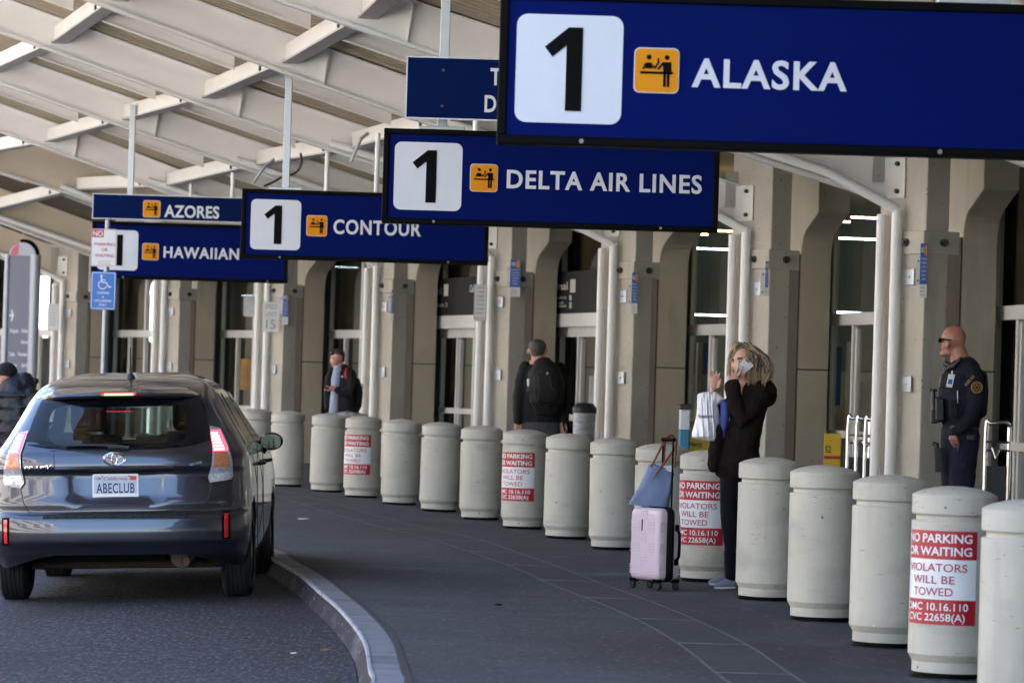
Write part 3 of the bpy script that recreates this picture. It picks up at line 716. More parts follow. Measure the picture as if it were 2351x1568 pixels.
# ================================================================ posts, plates and small signs
def plate_sign(name, label, Y, x0, y0, x1, y1, bg, lines, r=.02, border=None, extra=None, group=None, yaw=0.0, thick=.006, cat='sign', parent=None):
    """flat plate facing the camera, turned by yaw about its vertical centre line"""
    sc = Y/F; o = pix((x0+x1)/2, (y0+y1)/2, Y); w = (x1-x0)*sc; h = (y1-y0)*sc
    cs, sn = math.cos(yaw), math.sin(yaw); w2 = w/max(.1, cs)
    t = thing(name, label, cat, o, group) if parent is None else parent
    def P(u, v, off=0.0): return Vector((o.x+u*cs-off*sn*-1*-1, o.y+u*sn-off*cs, o.z+v))
    m = MB(); pts = rrect(-w2/2,-h/2,w2/2,h/2,min(r,w2*.2))
    flat(m, pts, lambda u,v: P(u,v,0), Vector((sn*0,thick,0))); obj('plate', m, bg, t)
    groups = {}
    for body, fx, fy, fw, fh, mat, bold, al in lines:
        mm = MB()
        put_text(mm, body, lambda u,v: P((fx-.5)*w2+u, (.5-fy)*h+v, .003), w=None if fw is None else fw*w2, h=fh*h, bold=bold, align=al); obj('lettering', mm, M[mat], t)
    if border:
        m = MB(); e, bw_, mat = border
        outer = rrect(-w2/2+e,-h/2+e,w2/2-e,h/2-e,r); inner = rrect(-w2/2+e+bw_,-h/2+e+bw_,w2/2-e-bw_,h/2-e-bw_,max(.004,r-bw_))
        n = len(outer); m.add([P(u,v,.002) for u,v in outer]+[P(u,v,.002) for u,v in inner], [(i,(i+1)%n,n+(i+1)%n,n+i) for i in range(n)]); obj('border', m, M[mat], t)
    if extra: extra(t, P, w2, h)
    return t
M['redtext'] = pm('redtext', (.36,.012,.03), rough=.5)
M['red'] = pm('red', (.42,.010,.022), rough=.4, var=.05, scale=4)
M['sheet'] = pm('sheet', (.74,.76,.80), rough=.4, var=.03, scale=4)
M['blue'] = pm('blue', (.020,.16,.56), rough=.4, var=.04)
M['bluetext'] = pm('bluetext', (.02,.07,.36), rough=.5)
M['blacktext'] = pm('blacktext', (.03,.03,.035), rough=.5)
M['greytext'] = pm('greytext', (.27,.27,.26), rough=.5)
M['lamblue'] = pm('lamblue', (.035,.12,.44), rough=.4)
PY = 44.0
pl = thing('sign_post', 'galvanised round post carrying the NO PARKING and blue wheelchair signs behind the grey car', 'post', Vector((pix(236,860,PY).x, PY+.04, 0)))
m = MB(); px_ = pix(236,860,PY).x; m.tube([Vector((px_,PY+.05,0)), Vector((px_,PY+.05,pix(236,508,PY).z))], .032, 14)
m.lathe([(.032,0),(.03,.015),(.014,.028),(.0,.032)], 14, (px_,PY+.05,pix(236,508,PY).z)); obj('pole', m, M['galv'], pl, smooth=40)
def no_box(t, P, w, h):
    m = MB(); flat(m, [(-w*.465,h*.275),(-w*.02,h*.275),(-w*.02,h*.475),(-w*.465,h*.475)], lambda u,v: P(u,v,.002)); obj('red_field', m, M['red'], t)
    m = MB(); put_text(m, 'NO', lambda u,v: P(u-w*.43, v+h*.305, .004), w=w*.37, h=h*.14, bold=.02); obj('lettering', m, M['sheet'], t)
plate_sign('parking_sign', 'white NO PARKING OR WAITING sign with red NO, topmost on the round post', PY, 209, 526, 268, 612, M['sheet'],
   [('PARKING',.53,.45,.80,.085,'redtext',.008,'C'),('OR',.53,.60,.25,.085,'redtext',.008,'C'),('WAITING',.53,.75,.74,.085,'redtext',.008,'C'),('OMC 10.16.110',.53,.88,.48,.03,'redtext',.0,'C'),('CVC 22658(A)',.53,.95,.5,.03,'redtext',.0,'C')], border=(.006,.004,'redtext'), extra=no_box, cat='sign')
def wheel(t, P, w, h):
    m = MB(); sx = w
    def disc(cx, cy, r): flat(m, [(cx+r*math.cos(2*PI*i/14), cy+r*math.sin(2*PI*i/14)) for i in range(14)], lambda u,v: P(u,v,.003))
    disc(-.09*w,.385*h,.045*w)
    def stroke(pts, wd):
        for (ax,ay),(bx,by) in zip(pts, pts[1:]):
            dx, dy = bx-ax, by-ay; l = math.hypot(dx,dy); nx, ny = -dy/l*wd/2, dx/l*wd/2
            flat(m, [(ax+nx,ay+ny),(bx+nx,by+ny),(bx-nx,by-ny),(ax-nx,ay-ny)], lambda u,v: P(u,v,.003))
    stroke([(-.09*w,.36*h),(-.07*w,.22*h),(.12*w,.21*h),(.22*w,.09*h),(.31*w,.115*h)], .045*w)
    stroke([(-.075*w,.285*h),(.08*w,.275*h)], .04*w)
    cx, cy, r = -.03*w, .155*h, .165*w
    stroke([(cx+r*math.cos(math.radians(a)), cy+r*math.sin(math.radians(a))) for a in range(115, 350, 15)], .035*w)
    obj('wheelchair_symbol', m, M['sheet'], t)
plate_sign('accessible_sign', 'bright blue wheelchair LOADING & UNLOADING ONLY sign on the round post', PY, 208, 624, 266, 711, M['blue'],
   [('LOADING',.5,.585,.48,.06,'sheet',.02,'C'),('&',.5,.69,.08,.05,'sheet',.02,'C'),('UNLOADING',.5,.795,.66,.06,'sheet',.02,'C'),('ONLY',.5,.90,.30,.06,'sheet',.02,'C')], border=(.010,.007,'sheet'), extra=wheel)
def on_column(k, x, y): 
    c, A, B, nA, ez = BOTTOM[k]; return onplane(x, y, c + nA*.02, nA)
c6 = CP[6]
plate_sign('speed_sign', 'white SPEED LIMIT 15 sign on a beige column', c6.y-.02, 603, 693, 641, 762, M['sheet'],
   [('SPEED',.5,.24,.74,.15,'greytext',-.01,'C'),('LIMIT',.5,.49,.66,.15,'greytext',-.01,'C'),('15',.5,.90,.56,.30,'greytext',.0,'C')])
NOTE = ['VEHICLES LEFT','UNATTENDED','ARE SUBJECT','TO TOW','AT OWNER COST','ACTIVE LOADING','ONLY']
plate_sign('pipe_notice', 'white notice plate on the twin pipes left of the backpack man', CP[4].y-.12, 1088, 653, 1118, 737, M['sheet'],
   [(t_,.5,.12+.115*i,.62,.055,'blacktext',.0,'C') for i,t_ in enumerate(NOTE)]+[('NO  STOP',.5,.95,.7,.045,'blacktext',.0,'C')], border=(.004,.006,'greytext'), group='white notice plates on drainpipes')
plate_sign('pipe_notice', 'white notice plate on the far twin pipes beside the directory pylon', CP[8].y-.15, 109, 698, 135, 759, M['sheet'],
   [(t_,.5,.12+.115*i,.62,.055,'greytext',.0,'C') for i,t_ in enumerate(NOTE)], border=(.004,.005,'greytext'), group='white notice plates on drainpipes')
# blue and white notices standing out from the column corners, with a white plate beside each
def notice(k, xs, y0, y1, label, plate_px):
    c = CP[k]; Y = c.y - .03; xm = (xs[0]+xs[1])/2; sc = Y/F
    t = thing('column_notice', label, 'sign', pix(xm, (y0+y1)/2, Y), 'blue and white notices on column corners')
    w = (xs[1]-xs[0])*sc; o = pix(xm, (y0+y1)/2, Y); h = (y1-y0)*sc
    P = lambda u, v, off=0.0: Vector((o.x+u, o.y-off, o.z+v))
    m = MB(); m.box((o.x-w/2,Y,o.z-h/2),(o.x+w/2,Y+.004,o.z+h/2)); obj('plate', m, M['sheet'], t)
    m = MB(); flat(m, [(-w/2,-h*.25),(w/2,-h*.25),(w/2,h/2),(-w/2,h/2)], lambda u,v: P(u,v,.001)); obj('blue_field', m, M['lamblue'], t)
    m = MB(); flat(m, rrect(w*.12,h*.28,w*.42,h*.47,w*.1), lambda u,v: P(u,v,.002)); obj('orange_mark', m, M['yellow'], t)
    m = MB(); put_text(m, 'NO', lambda u,v: P(u-w*.40, v+h*.33, .003), w=w*.45, h=h*.10, bold=.02)
    for i in range(6): put_text(m, ['PARKING','STANDING','ACTIVE','LOADING','ONLY','ZONE'][i], lambda u,v: P(u, v+h*(.20-.075*i), .003), w=w*(.8-.06*i), h=h*.035, bold=.0, align='C')
    obj('lettering', m, M['sheet'], t)
    m = MB()
    for i in range(3): put_text(m, ['CALL','AIRPORT','POLICE'][i], lambda u,v: P(u-w*.08, v+h*(-.33-.065*i), .003), w=w*.6, h=h*.03, bold=.0, align='C')
    obj('small_lettering', m, M['bluetext'], t)
    x0, ya, x1, yb = plate_px; Yp = Y + .02; a = pix(x0, ya, Yp); b = pix(x1, yb, Yp)
    m = MB(); m.box((a.x,Yp-.02,b.z),(b.x,Yp-.012,a.z)); pl_ = obj('fixing_plate', m, M['sheet'], t)
    m = MB()
    for z in (a.z-.03, b.z+.03): m.tube([Vector(((a.x+b.x)/2,Yp-.02,z)),Vector(((a.x+b.x)/2,Yp-.026,z))], .008, 8)
    obj('screw', m, M['bolt'], pl_)
notice(1, (2112,2129), 559, 684, 'blue and white notice on the column beside the officer', (2103,592,2112,653))
notice(2, (1757,1764), 600, 680, 'blue and white notice seen edge-on on the column behind the woman', (1746,624,1757,678))
notice(3, (1450,1464), 626, 720, 'blue and white notice on the column right of the backpack man', (1441,651,1450,698))
notice(4, (1171,1195), 596, 681, 'large blue and white notice with orange mark above the backpack man', (1163,612,1172,655))
notice(5, (898,904), 666, 738, 'blue and white notice seen edge-on on the column behind the young man', (891,678,898,720))
notice(6, (649,662), 674, 745, 'blue and white notice right of the SPEED LIMIT 15 sign', (640,681,649,720))
# black entrance signs over two doors
M['panelblack'] = pm('panelblack', (.010,.0095,.010), rough=.6, spec=.12)
M['paleletter'] = pm('paleletter', (.62,.61,.58), rough=.5)
def door_sign(k, x0, y0, x1, y1, items, label):
    """panel on the facade plane of a bay, seen at a shallow angle, partly behind the pier"""
    A_, B_ = GL[k]; u_ = (B_-A_).normalized(); n_ = Vector((-u_.y,u_.x,0)); n_ = n_ if n_.x < 0 else -n_
    p_ = A_ + n_*.165; q_ = lambda x, y, o=0.0: onplane(x, y, p_+n_*o, n_)
    xm, ym = (max(x0, PIERX[k][1])+x1)/2, (y0+y1)/2
    a = q_(x0, ym); b = q_(x1, ym); zt = q_(xm, y0).z; zb = q_(xm, y1).z
    t = thing('entrance_sign', label, 'sign', ((a.x+b.x)/2,(a.y+b.y)/2,(zt+zb)/2), 'charcoal signs over the terminal doors')
    fx = lambda v, z: Vector((v.x, v.y, z))
    m = MB(); m.prism([fx(a,zb), fx(b,zb), fx(b,zt), fx(a,zt)], n_*-.05); obj('panel', m, M['panelblack'], t)
    for it in items:
        if it[0] == '#':
            tl = MB(); c = q_(it[1], (it[2]+it[4])/2, .004); d = q_(it[3], (it[2]+it[4])/2, .004); z1_ = q_(it[1], it[2]).z; z0_ = q_(it[1], it[4]).z
            tl.add([fx(c,z0_), fx(d,z0_), fx(d,z1_), fx(c,z1_)], [(0,1,2,3)]); obj('number_tile', tl, M['paleletter'], t)
        else:
            body, wx0, wx1, base, cap = it; c = q_(wx0, base, .004); d = q_(wx1, base, .004); mid = q_(max(wx0, PIERX[k][1]), base); up_ = q_(max(wx0, PIERX[k][1]), base-cap)
            w_ = math.hypot(d.x-c.x, d.y-c.y); m = MB()
            put_text(m, body, lambda u,v: Vector((c.x+u_.x*u, c.y+u_.y*u, mid.z+v)), w=w_, h=up_.z-mid.z, bold=.02); obj('lettering', m, M['paleletter'], t)
door_sign(4, 1240, 622, 1384, 719, [('Terminal',1236,1303,666,17),('#',1309,642,1321,672),('Ticketing/Check-in',1238,1300,687,7),('#',1307,678,1312,690),('International',1240,1293,698,6),('Ticketing/Check-in',1238,1300,706,7),('#',1307,694,1312,708)], 'charcoal door sign ending in minal 1, right of the backpack man')
door_sign(5, 966, 637, 1104, 724, [('Terminal',964,1013,676,17),('#',1019,653,1029,680),('Oakland',1078,1102,671,17),('Baggage Claim 2',966,1027,705,9)], 'charcoal door sign ending in nal 1, over the doors left of the notice plate')
# ================================================================ bollards
BX = [(583,940,1106),(658,947,1117),(750,951,1130),(829,957,1143),(917,964,1159),(1007,971,1175),(1102,978,1194),(1200,986,1215),(1300,994,1238),(1408,1006,1263),(1514,1023,1297),(1622,1038,1337),(1760,1051,1379),(1885,1070,1428),(2035,1093,1488),(2180,1117,1560),(2352,1152,1645)]
BLAB = ['plain bollard half hidden behind the car mirror','plain bollard just right of the car mirror','plain bollard in front of the young man','bollard with red and white sticker nearest the young man',
 'plain bollard right of the farthest stickered bollard','plain bollard midway between the two far stickered bollards','plain bollard left of the bollard in front of the backpack man','bollard with red and white sticker in front of the backpack man',
 'plain bollard right of the backpack man','plain bollard left of the pink suitcase','plain bollard behind the pink suitcase and blue tote','bollard with red and white sticker between suitcase and woman',
 'plain bollard hiding the legs of the woman','plain bollard second to the right of the woman','plain bollard left of the nearest stickered bollard','largest bollard with red and white sticker, below the officer','nearest plain bollard, cut off at the lower right corner']
BR, BH = .213, .955
GB = 'concrete bollards along the pavement'
b0 = thing('bollard', BLAB[0], 'bollard', (0,0,0), GB)
m = MB(); m.lathe([(.0,0),(BR*.86,0),(BR*.86,.028),(BR*.90,.028),(BR*.90,.080),(BR,.118),(BR,.775),(BR-.004,.781),(BR*.895,.783),(BR*.895,.814),(BR-.004,.812),(BR,.818),(BR,.908),(BR-.007,.914),(BR*.80,.931),(BR*.5,.947),(BR*.22,.954),(0,.955)], 56)
shell = obj('concrete_body', m, M['bollard'], b0, local=True, smooth=25)
m = MB(); m.lathe([(BR*.87,.001),(BR*.87,.0275)], 40); m.lathe([(BR*.95,.003),(BR*.88,.0031)], 40); obj('base_gap', m, M['black'], b0, local=True)
def sticker(par, cx):
    """sheet wrapped round the front, facing a little to the road"""
    a_half = math.radians(62)
    def C(u, v, r=BR+.003):       # u: arc metres, v: height; centre facing cx
        a = -PI/2 + cx + u/BR; return Vector((math.cos(a)*r, math.sin(a)*r, v))
    w = .40
    z0, z1 = .27, .735
    def band(zlo, zhi, r, mat, name):
        m = MB(); N = 28; m.grid([[C(-w/2+w*i/N, zlo, r) for i in range(N+1)],[C(-w/2+w*i/N, zhi, r) for i in range(N+1)]]); return obj(name, m, mat, par, local=True, smooth=60)
    band(.595,z1,BR+.0035,M['red'],'red_band'); band(.395,.593,BR+.003,M['sheet'],'white_band'); band(z0,.393,BR+.0035,M['red'],'lower_red_band')
    m = MB(); R2 = BR+.0055
    put_text(m, 'NO PARKING', lambda u,v: C(u-.015, v+.677, R2), w=.375, h=.042, bold=.022, align='C')
    put_text(m, 'OR WAITING', lambda u,v: C(u-.015, v+.613, R2), w=.375, h=.042, bold=.022, align='C')
    put_text(m, 'OMC 10.16.110', lambda u,v: C(u-.02, v+.341, R2), w=.36, h=.036, bold=.014, align='C')
    put_text(m, 'CVC 22658(A)', lambda u,v: C(u-.02, v+.289, R2), w=.33, h=.036, bold=.014, align='C')
    obj('lettering', m, M['sheet'], par, local=True)
    m = MB()
    put_text(m, 'VIOLATORS', lambda u,v: C(u-.02, v+.533, R2), w=.34, h=.039, bold=.004, align='C')
    put_text(m, 'WILL BE', lambda u,v: C(u-.03, v+.473, R2), w=.24, h=.039, bold=.004, align='C')
    put_text(m, 'TOWED', lambda u,v: C(u-.03, v+.413, R2), w=.225, h=.039, bold=.004, align='C')
    obj('red_lettering', m, M['redtext'], par, local=True)
random.seed(11)
stick0 = None
for i, (x, yt, yb) in enumerate(BX):
    p = gnd(x, yb); d = Vector((p.x,p.y,0)).normalized(); p = p + d*BR*.88; p.z = 0
    if i == 0: o = b0
    else:
        o = b0.copy(); COL.objects.link(o); o['label'] = BLAB[i]
        for ch in (list(b0.children) if i not in (3,7,11,15) else [c for c in b0.children]):
            cc = ch.copy(); COL.objects.link(cc); cc.parent = o
    o.location = p; o.rotation_euler = (random.gauss(0,.005), random.gauss(0,.006), random.gauss(0,.03))
    if i in (3,7,11,15):
        va = math.atan2(p.x, p.y)       # direction the bollard is seen in, so the sheet turns with the line of bollards
        if stick0 is None:
            stick0 = o; before = set(o.children); sticker(o, -math.radians(27)); STK = [c for c in o.children if c not in before]
        else:
            for ch in STK:
                cc = ch.copy(); COL.objects.link(cc); cc.parent = o
    else: pass
# ================================================================ the grey hatchback (and the red car beyond it)
M['paint'] = pm('paint', (.050,.056,.074), rough=.30, metal=.8, coat=1.0, croughness=.04, bump=.0)
M['paintred'] = pm('paintred', (.20,.008,.014), rough=.34, metal=.3, coat=1.0)
M['trim'] = pm('trim', (.018,.018,.02), rough=.5)
M['rubber'] = pm('rubber', (.014,.014,.015), rough=.75, bump=.2, bscale=90)
M['chrome'] = pm('chrome', (.75,.77,.80), rough=.12, metal=1.0)
M['mirror'] = pm('mirror', (.022,.028,.027), rough=.03, metal=1.0)
M['silver'] = pm('silver', (.50,.52,.55), rough=.3, metal=.9)
M['frit'] = pm('frit', (.004,.005,.008), rough=.12, spec=.25)
M['carglass'] = glass_mat('carglass', (.40,.50,.47), refl=1.2, rough=.01)
M['windscreen'] = glass_mat('windscreen', (.85,.95,.90), refl=.5, rough=.01)
M['sideglass'] = pm('sideglass', (.012,.014,.014), rough=.05, coat=1.0)
M['lensred'] = pm('lensred', (.55,.02,.04), rough=.15, coat=1.0, emit=(1.0,.025,.045), estr=1.5)
M['lenshot'] = pm('lenshot', (.8,.2,.2), rough=.2, emit=(1.0,.26,.18), estr=1.7)
M['lensamber'] = pm('lensamber', (.60,.22,.10), rough=.25, coat=1.0, var=.35, scale=70)
M['lensclear'] = pm('lensclear', (.66,.67,.70), rough=.12, metal=.35, coat=1.0, var=.3, scale=45)
M['lensrim'] = pm('lensrim', (.45,.40,.43), rough=.1, coat=1.0)
M['brakelamp'] = pm('brakelamp', (.7,.05,.04), rough=.3, emit=(1.0,.10,.07), estr=2.4)
M['reflector'] = pm('reflector', (.62,.012,.012), rough=.25, coat=.8)
M['plateface'] = pm('plateface', (.52,.56,.66), rough=.4)
M['platerim'] = pm('platerim', (.82,.82,.82), rough=.3)
M['logoblue'] = pm('logoblue', (.012,.05,.22), rough=.15, coat=1.0)
M['interior'] = pm('interior', (.055,.058,.058), rough=.8)
M['rust'] = pm('rust', (.10,.075,.05), rough=.6, metal=.5, var=.4, scale=30)
def interp(tab, z):
    if z <= tab[0][0]: return tab[0][1]
    for (a, va), (b, vb) in zip(tab, tab[1:]):
        if z <= b:
            t = (z-a)/(b-a); return va + (vb-va)*t
    return tab[-1][1]
def smooth_tab(tab):
    def f(z):
        e = .012; return (interp(tab,z-e)+interp(tab,z)*2+interp(tab,z+e))/4
    return f
TW = smooth_tab([(.20,.80),(.28,.845),(.40,.872),(.55,.885),(.75,.888),(.92,.878),(1.0,.865),(1.06,.828),(1.12,.790),(1.2,.745),(1.3,.692),(1.4,.640),(1.46,.598),(1.50,.545),(1.53,.485),(1.55,.42),(1.565,.33)])
TR = smooth_tab([(.20,.20),(.27,.13),(.33,.05),(.385,.028),(.405,.012),(.42,.0),(.50,-.004),(.585,.010),(.605,.02),(.612,.055),(.63,.07),(.68,.062),(.72,.075),(.88,.10),(.905,.085),(.93,.075),(1.02,.095),(1.05,.13),(1.10,.165),(1.38,.435),(1.42,.52),(1.46,.62),(1.50,.78),(1.53,1.02),(1.55,1.35),(1.565,1.7)])
TF = smooth_tab([(.20,4.35),(.35,4.55),(.6,4.58),(.8,4.48),(.92,4.25),(1.0,3.85),(1.06,3.55),(1.2,3.2),(1.35,2.82),(1.46,2.5),(1.52,2.25),(1.55,2.05),(1.565,1.95)])
TC = smooth_tab([(.2,.5),(.5,.50),(.9,.52),(1.1,.56),(1.4,.50),(1.5,.40),(1.565,.2)])
def rear(x, z):
    w = TW(z); u = min(1.0, abs(x)/w)
    y = TR(z) + TC(z)*(1-(1-u**3)**(1/3))
    def ss(a, b, v): t = max(0, min(1, (v-a)/(b-a))); return t*t*(3-2*t)
    rec = ss(.66,.72,z)*(1-ss(.895,.91,z))*(1-ss(.26,.36,abs(x)+(z-.8)*-.25))
    return y + .035*rec
def make_car(label, loc, rot, detail=True, paint='paint', name='hatchback_car'):
    t = thing(name, label, 'car', loc); t.rotation_euler = rot
    O = lambda nm, mb, mat, par=None, **k: obj(nm, mb, mat, par or t, local=True, **k)
    zs = sorted(set([round(.20+.0195*i,4) for i in range(70)] + [.398,.405,.412,.42,.597,.605,.612,.62,.897,.905,.915] + [1.555,1.56,1.565]))
    us = [math.sin(PI/2*i/26) for i in range(27)]
    def ring(z):
        w, f, c = TW(z), TF(z), TC(z); R = [Vector((w*u, rear(w*u, z), z)) for u in us]
        y0 = R[-1].y; cf = .55; y1 = f - cf
        if y1 < y0+.2: y1 = y0+.2
        R += [Vector((w, y0+(y1-y0)*i/60, z)) for i in range(1,61)]
        R += [Vector((w*us[k], y1 + (f-y1)*((1-us[k]**3)**(1/3)), z)) for k in range(25,-1,-1)]
        return R + [Vector((-p.x,p.y,p.z)) for p in R[-2:0:-1]]
    rings = [ring(z) for z in zs]; N = len(rings[0])
    vs = [p for r in rings for p in r]; fs = []
    for p in vs:
        lo = .335 - .10*max(0,(abs(p.x)-.42)/.36)**1.3
        if p.y < 1.0 and p.z < lo: p.z = lo
    GI = [(-.46,1.085),(-.30,1.062),(.30,1.062),(.46,1.085),(.47,1.30),(.44,1.335),(-.44,1.335),(-.47,1.30)]
    def inside(poly, x, z):
        c = False; j = len(poly)-1
        for i in range(len(poly)):
            if (poly[i][1] > z) != (poly[j][1] > z) and x < (poly[j][0]-poly[i][0])*(z-poly[i][1])/(poly[j][1]-poly[i][1])+poly[i][0]: c = not c
            j = i
        return c
    for i in range(len(zs)-1):
        for k in range(N):
            q = (i*N+k, i*N+(k+1)%N, (i+1)*N+(k+1)%N, (i+1)*N+k)
            cx = sum((vs[j] for j in q), Vector())/4
            if cx.y < .75 and inside(GI, cx.x, cx.z): continue
            if cx.y > 2.4 and abs(cx.x) < TW(cx.z)*.86 and 1.05 < cx.z < 1.46: continue
            if abs(cx.x) > TW(cx.z)*.97 and 1.10 < cx.z < 1.40 and 1.15 < cx.y < 3.0: continue
            if abs(cx.x) > .55 and any(math.hypot(cx.y-wy, cx.z-.325) < .365 for wy in (.90,3.68)): continue
            fs.append(q)
    top = len(zs)-1
    fs.append(tuple(top*N+k for k in range(N)))
    m = MB(); m.add(vs, fs); body = O('body', m, M[paint], smooth=32)
    # draped patches on the tail
    def drape(poly, off, rows=14, cols=14):
        zl = min(p[1] for p in poly)+1e-4; zh = max(p[1] for p in poly)-1e-4; out = []
        for i in range(rows+1):
            z = zl + (zh-zl)*i/rows; xs = []
            for (a, b) in zip(poly, poly[1:]+poly[:1]):
                if (a[1]-z)*(b[1]-z) <= 0 and a[1] != b[1]: xs.append(a[0]+(b[0]-a[0])*(z-a[1])/(b[1]-a[1]))
            x0, x1 = min(xs), max(xs)
            out.append([Vector((x0+(x1-x0)*j/cols, rear(x0+(x1-x0)*j/cols, z)-off, z)) for j in range(cols+1)])
        m = MB(); m.grid(out); return m
    def line(pts, r, off, n=4):
        P = []
        for (a, b) in zip(pts, pts[1:]):
            for i in range(n): P.append((a[0]+(b[0]-a[0])*i/n, a[1]+(b[1]-a[1])*i/n))
        P.append(pts[-1]); m = MB(); m.tube([Vector((x, rear(x,z)-off, z)) for x,z in P], r, 6); return m
    Q = lambda x, y: ((x-685)/850, (1518-y)/850)
    # rear window: dark border and clear centre
    outer = [Q(148,592),Q(240,610),Q(400,626),Q(685,632),Q(970,626),Q(1130,606),Q(1222,580),Q(1185,420),Q(1160,335),Q(220,335),Q(190,430)]
    xl = lambda z: max(-.64, -.625+ (z-1.09)*.33); 
    gw = O('rear_window', drape([(-.455,1.075),(-.3,1.06),(.3,1.06),(.455,1.075),(.475,1.13),(.475,1.31),(.44,1.345),(-.44,1.345),(-.475,1.31),(-.475,1.13)], .009, 12, 16), M['carglass'])
    fl = MB()
    for (poly) in ([Q(148,592),(-.47,1.075),(-.47,1.345),(-.54,1.395),Q(190,430)], [(.47,1.075),Q(1222,580),Q(1185,420),(.55,1.395),(.47,1.345)],
                   [Q(148,592),Q(240,610),Q(400,626),Q(685,632),Q(970,626),Q(1130,606),Q(1222,580),(.47,1.075),(-.47,1.075)], [(-.54,1.345),(.55,1.345),(.55,1.41),(-.54,1.41)]):
        d = drape(poly, .007, 10, 14); fl.add(d.v, d.f)
    O('window_border', fl, M['frit'], gw)
    # corners of the clear field are rounded off by the border
    for sx in (-1,1):
        for (zc, s) in ((1.075,1),(1.345,-1)):
            pts = []
            for i in range(7):
                a = PI/2*i/6; pts.append((sx*(.375+.10*math.sin(a)), zc+s*.10*(1-math.cos(a))))
            pts += [(sx*.478, zc-s*.012),(sx*.375, zc-s*.012)]
            cm = MB(); cm.add([Vector((x, rear(x,z)-.0105, z)) for x,z in pts], [tuple(range(len(pts)))]); O('window_corner', cm, M['frit'], gw)
    wp = MB(); wp.tube([Vector((x, rear(x,z)-.022, z)) for x,z in (Q(695,612),Q(560,604),Q(395,608))], [.012,.010,.006], 6); wp.tube([Vector((x, rear(x,z)-.015, z)) for x,z in (Q(640,622),Q(700,618),Q(760,625))], .018, 6); O('wiper', wp, M['trim'])
    # seams
    sm = MB()
    for pts in ([Q(132,848),Q(150,930),Q(182,985),Q(400,992),Q(685,993),Q(960,985),Q(1180,970),Q(1212,915),Q(1230,836)],):
        d = line(pts, .004, -.001); sm.add(d.v, d.f)
    d = line([Q(325,636),Q(335,740)], .0028, 0); sm.add(d.v, d.f); d = line([Q(1035,636),Q(1018,740)], .0028, 0); sm.add(d.v, d.f); d = line([Q(300,633),Q(1060,633)], .003, 0, 12); sm.add(d.v, d.f)
    O('hatch_seam', sm, M['blk2'])
    # handle ledge above the number plate
    lm = MB(); rows = []
    for i in range(41):
        x = -.41 + .80*i/40; y = rear(x,.93)
        rows.append([Vector((x,y-.002,.932)),Vector((x,y-.016,.918)),Vector((x,y-.014,.908)),Vector((x,y+.05,.906))])
    lm.grid(rows); O('handle_ledge', lm, M[paint], smooth=30)
    lm = MB(); rows = []
    for i in range(41):
        x = -.405 + .79*i/40; y = rear(x,.93); rows.append([Vector((x,y-.010,.9065)),Vector((x,y+.052,.897))])
    lm.grid(rows); O('ledge_shadow_gap', lm, M['blk2'])
    # step pad
    pm_ = MB(); x0, x1 = Q(268,0)[0], Q(1082,0)[0]
    rows = []
    for i in range(31):
        x = x0+(x1-x0)*i/30; y = rear(x,.59); rows.append([Vector((x,y-.003,.585)),Vector((x,y-.006,.604)),Vector((x,y+.06,.618))])
    pm_.grid(rows); sp = O('step_pad', pm_, M['trim'])
    rb = MB()
    for i in range(15):
        x = x0+.03+(x1-x0-.06)*i/14; y = rear(x,.59); rb.add([Vector((x-.002,y-.0085,.588)),Vector((x+.002,y-.0085,.588)),Vector((x+.004,y-.0085,.603)),Vector((x,y-.0085,.603))],[(0,1,2,3)])
    O('rib', rb, M['black'], sp)
    # bumper reflectors
    for sx, a in ((-1,Q(44,1092)),(1,Q(1312,1071))):
        x, z = a
        rm = drape([(x-.026,z-.095),(x+.026,z-.095),(x+.026,z+.092),(x-.026,z+.092)], .004, 6, 4); rf = O('bumper_reflector', rm, M['black'])
        rm = drape([(x-.013*1-.002*sx,z-.083),(x+.013,z-.083),(x+.013,z+.078),(x-.013,z+.078)], .008, 6, 4); O('lens', rm, M['reflector'], rf)
    # tail lamps
    for sx, P in ((-1,[(130,848),(30,832),(22,800),(28,740),(45,655),(72,610),(100,527),(162,517),(150,570),(132,650),(137,740),(155,815)]),
                  (1,[(1220,828),(1335,815),(1349,795),(1345,700),(1318,612),(1268,510),(1210,503),(1218,560),(1234,640),(1232,720),(1208,800)])):
        pts = [Q(*p) for p in P]
        tl = O('tail_lamp', drape(pts, .014, 22, 8), M['lensrim'], smooth=60)
        def band(y0, y1, ins, mat, nm, off):
            zl, zh = (1518-y1)/850, (1518-y0)/850; rows = []
            for i in range(9):
                z = zl+(zh-zl)*i/8; xs = []
                for (a, b) in zip(pts, pts[1:]+pts[:1]):
                    if (a[1]-z)*(b[1]-z) <= 0 and a[1] != b[1]: xs.append(a[0]+(b[0]-a[0])*(z-a[1])/(b[1]-a[1]))
                xa, xb = min(xs)+ins, max(xs)-ins
                rows.append([Vector((xa+(xb-xa)*j/6, rear(xa+(xb-xa)*j/6, z)-off, z)) for j in range(7)])
            m = MB(); m.grid(rows); return O(nm, m, mat, tl)
        band(528, 645, .010, M['lensred'], 'brake_lens', .018)
        hot = MB()
        for i in range(6):
            y = 540+i*18; z = (1518-y-6)/850; f = i/5
            xc = Q((115-f*32) if sx < 0 else (1240+f*32), 0)[0]; w_ = .022+.014*f
            hot.add([Vector((xc+dx, rear(xc+dx, z+dz)-.022, z+dz)) for dx,dz in ((-w_,-.006),(w_,-.006),(w_*.9,.007),(-w_*.9,.007))], [(0,1,2,3)])
        O('lamp_segment', hot, M['lenshot'], tl)
        band(650, 738, .016, M['lensamber'], 'amber_lens', .018); band(745, 826, .014, M['lensclear'], 'reversing_lens', .018)
    # spoiler with the high brake lamp
    sm = MB(); rows = []
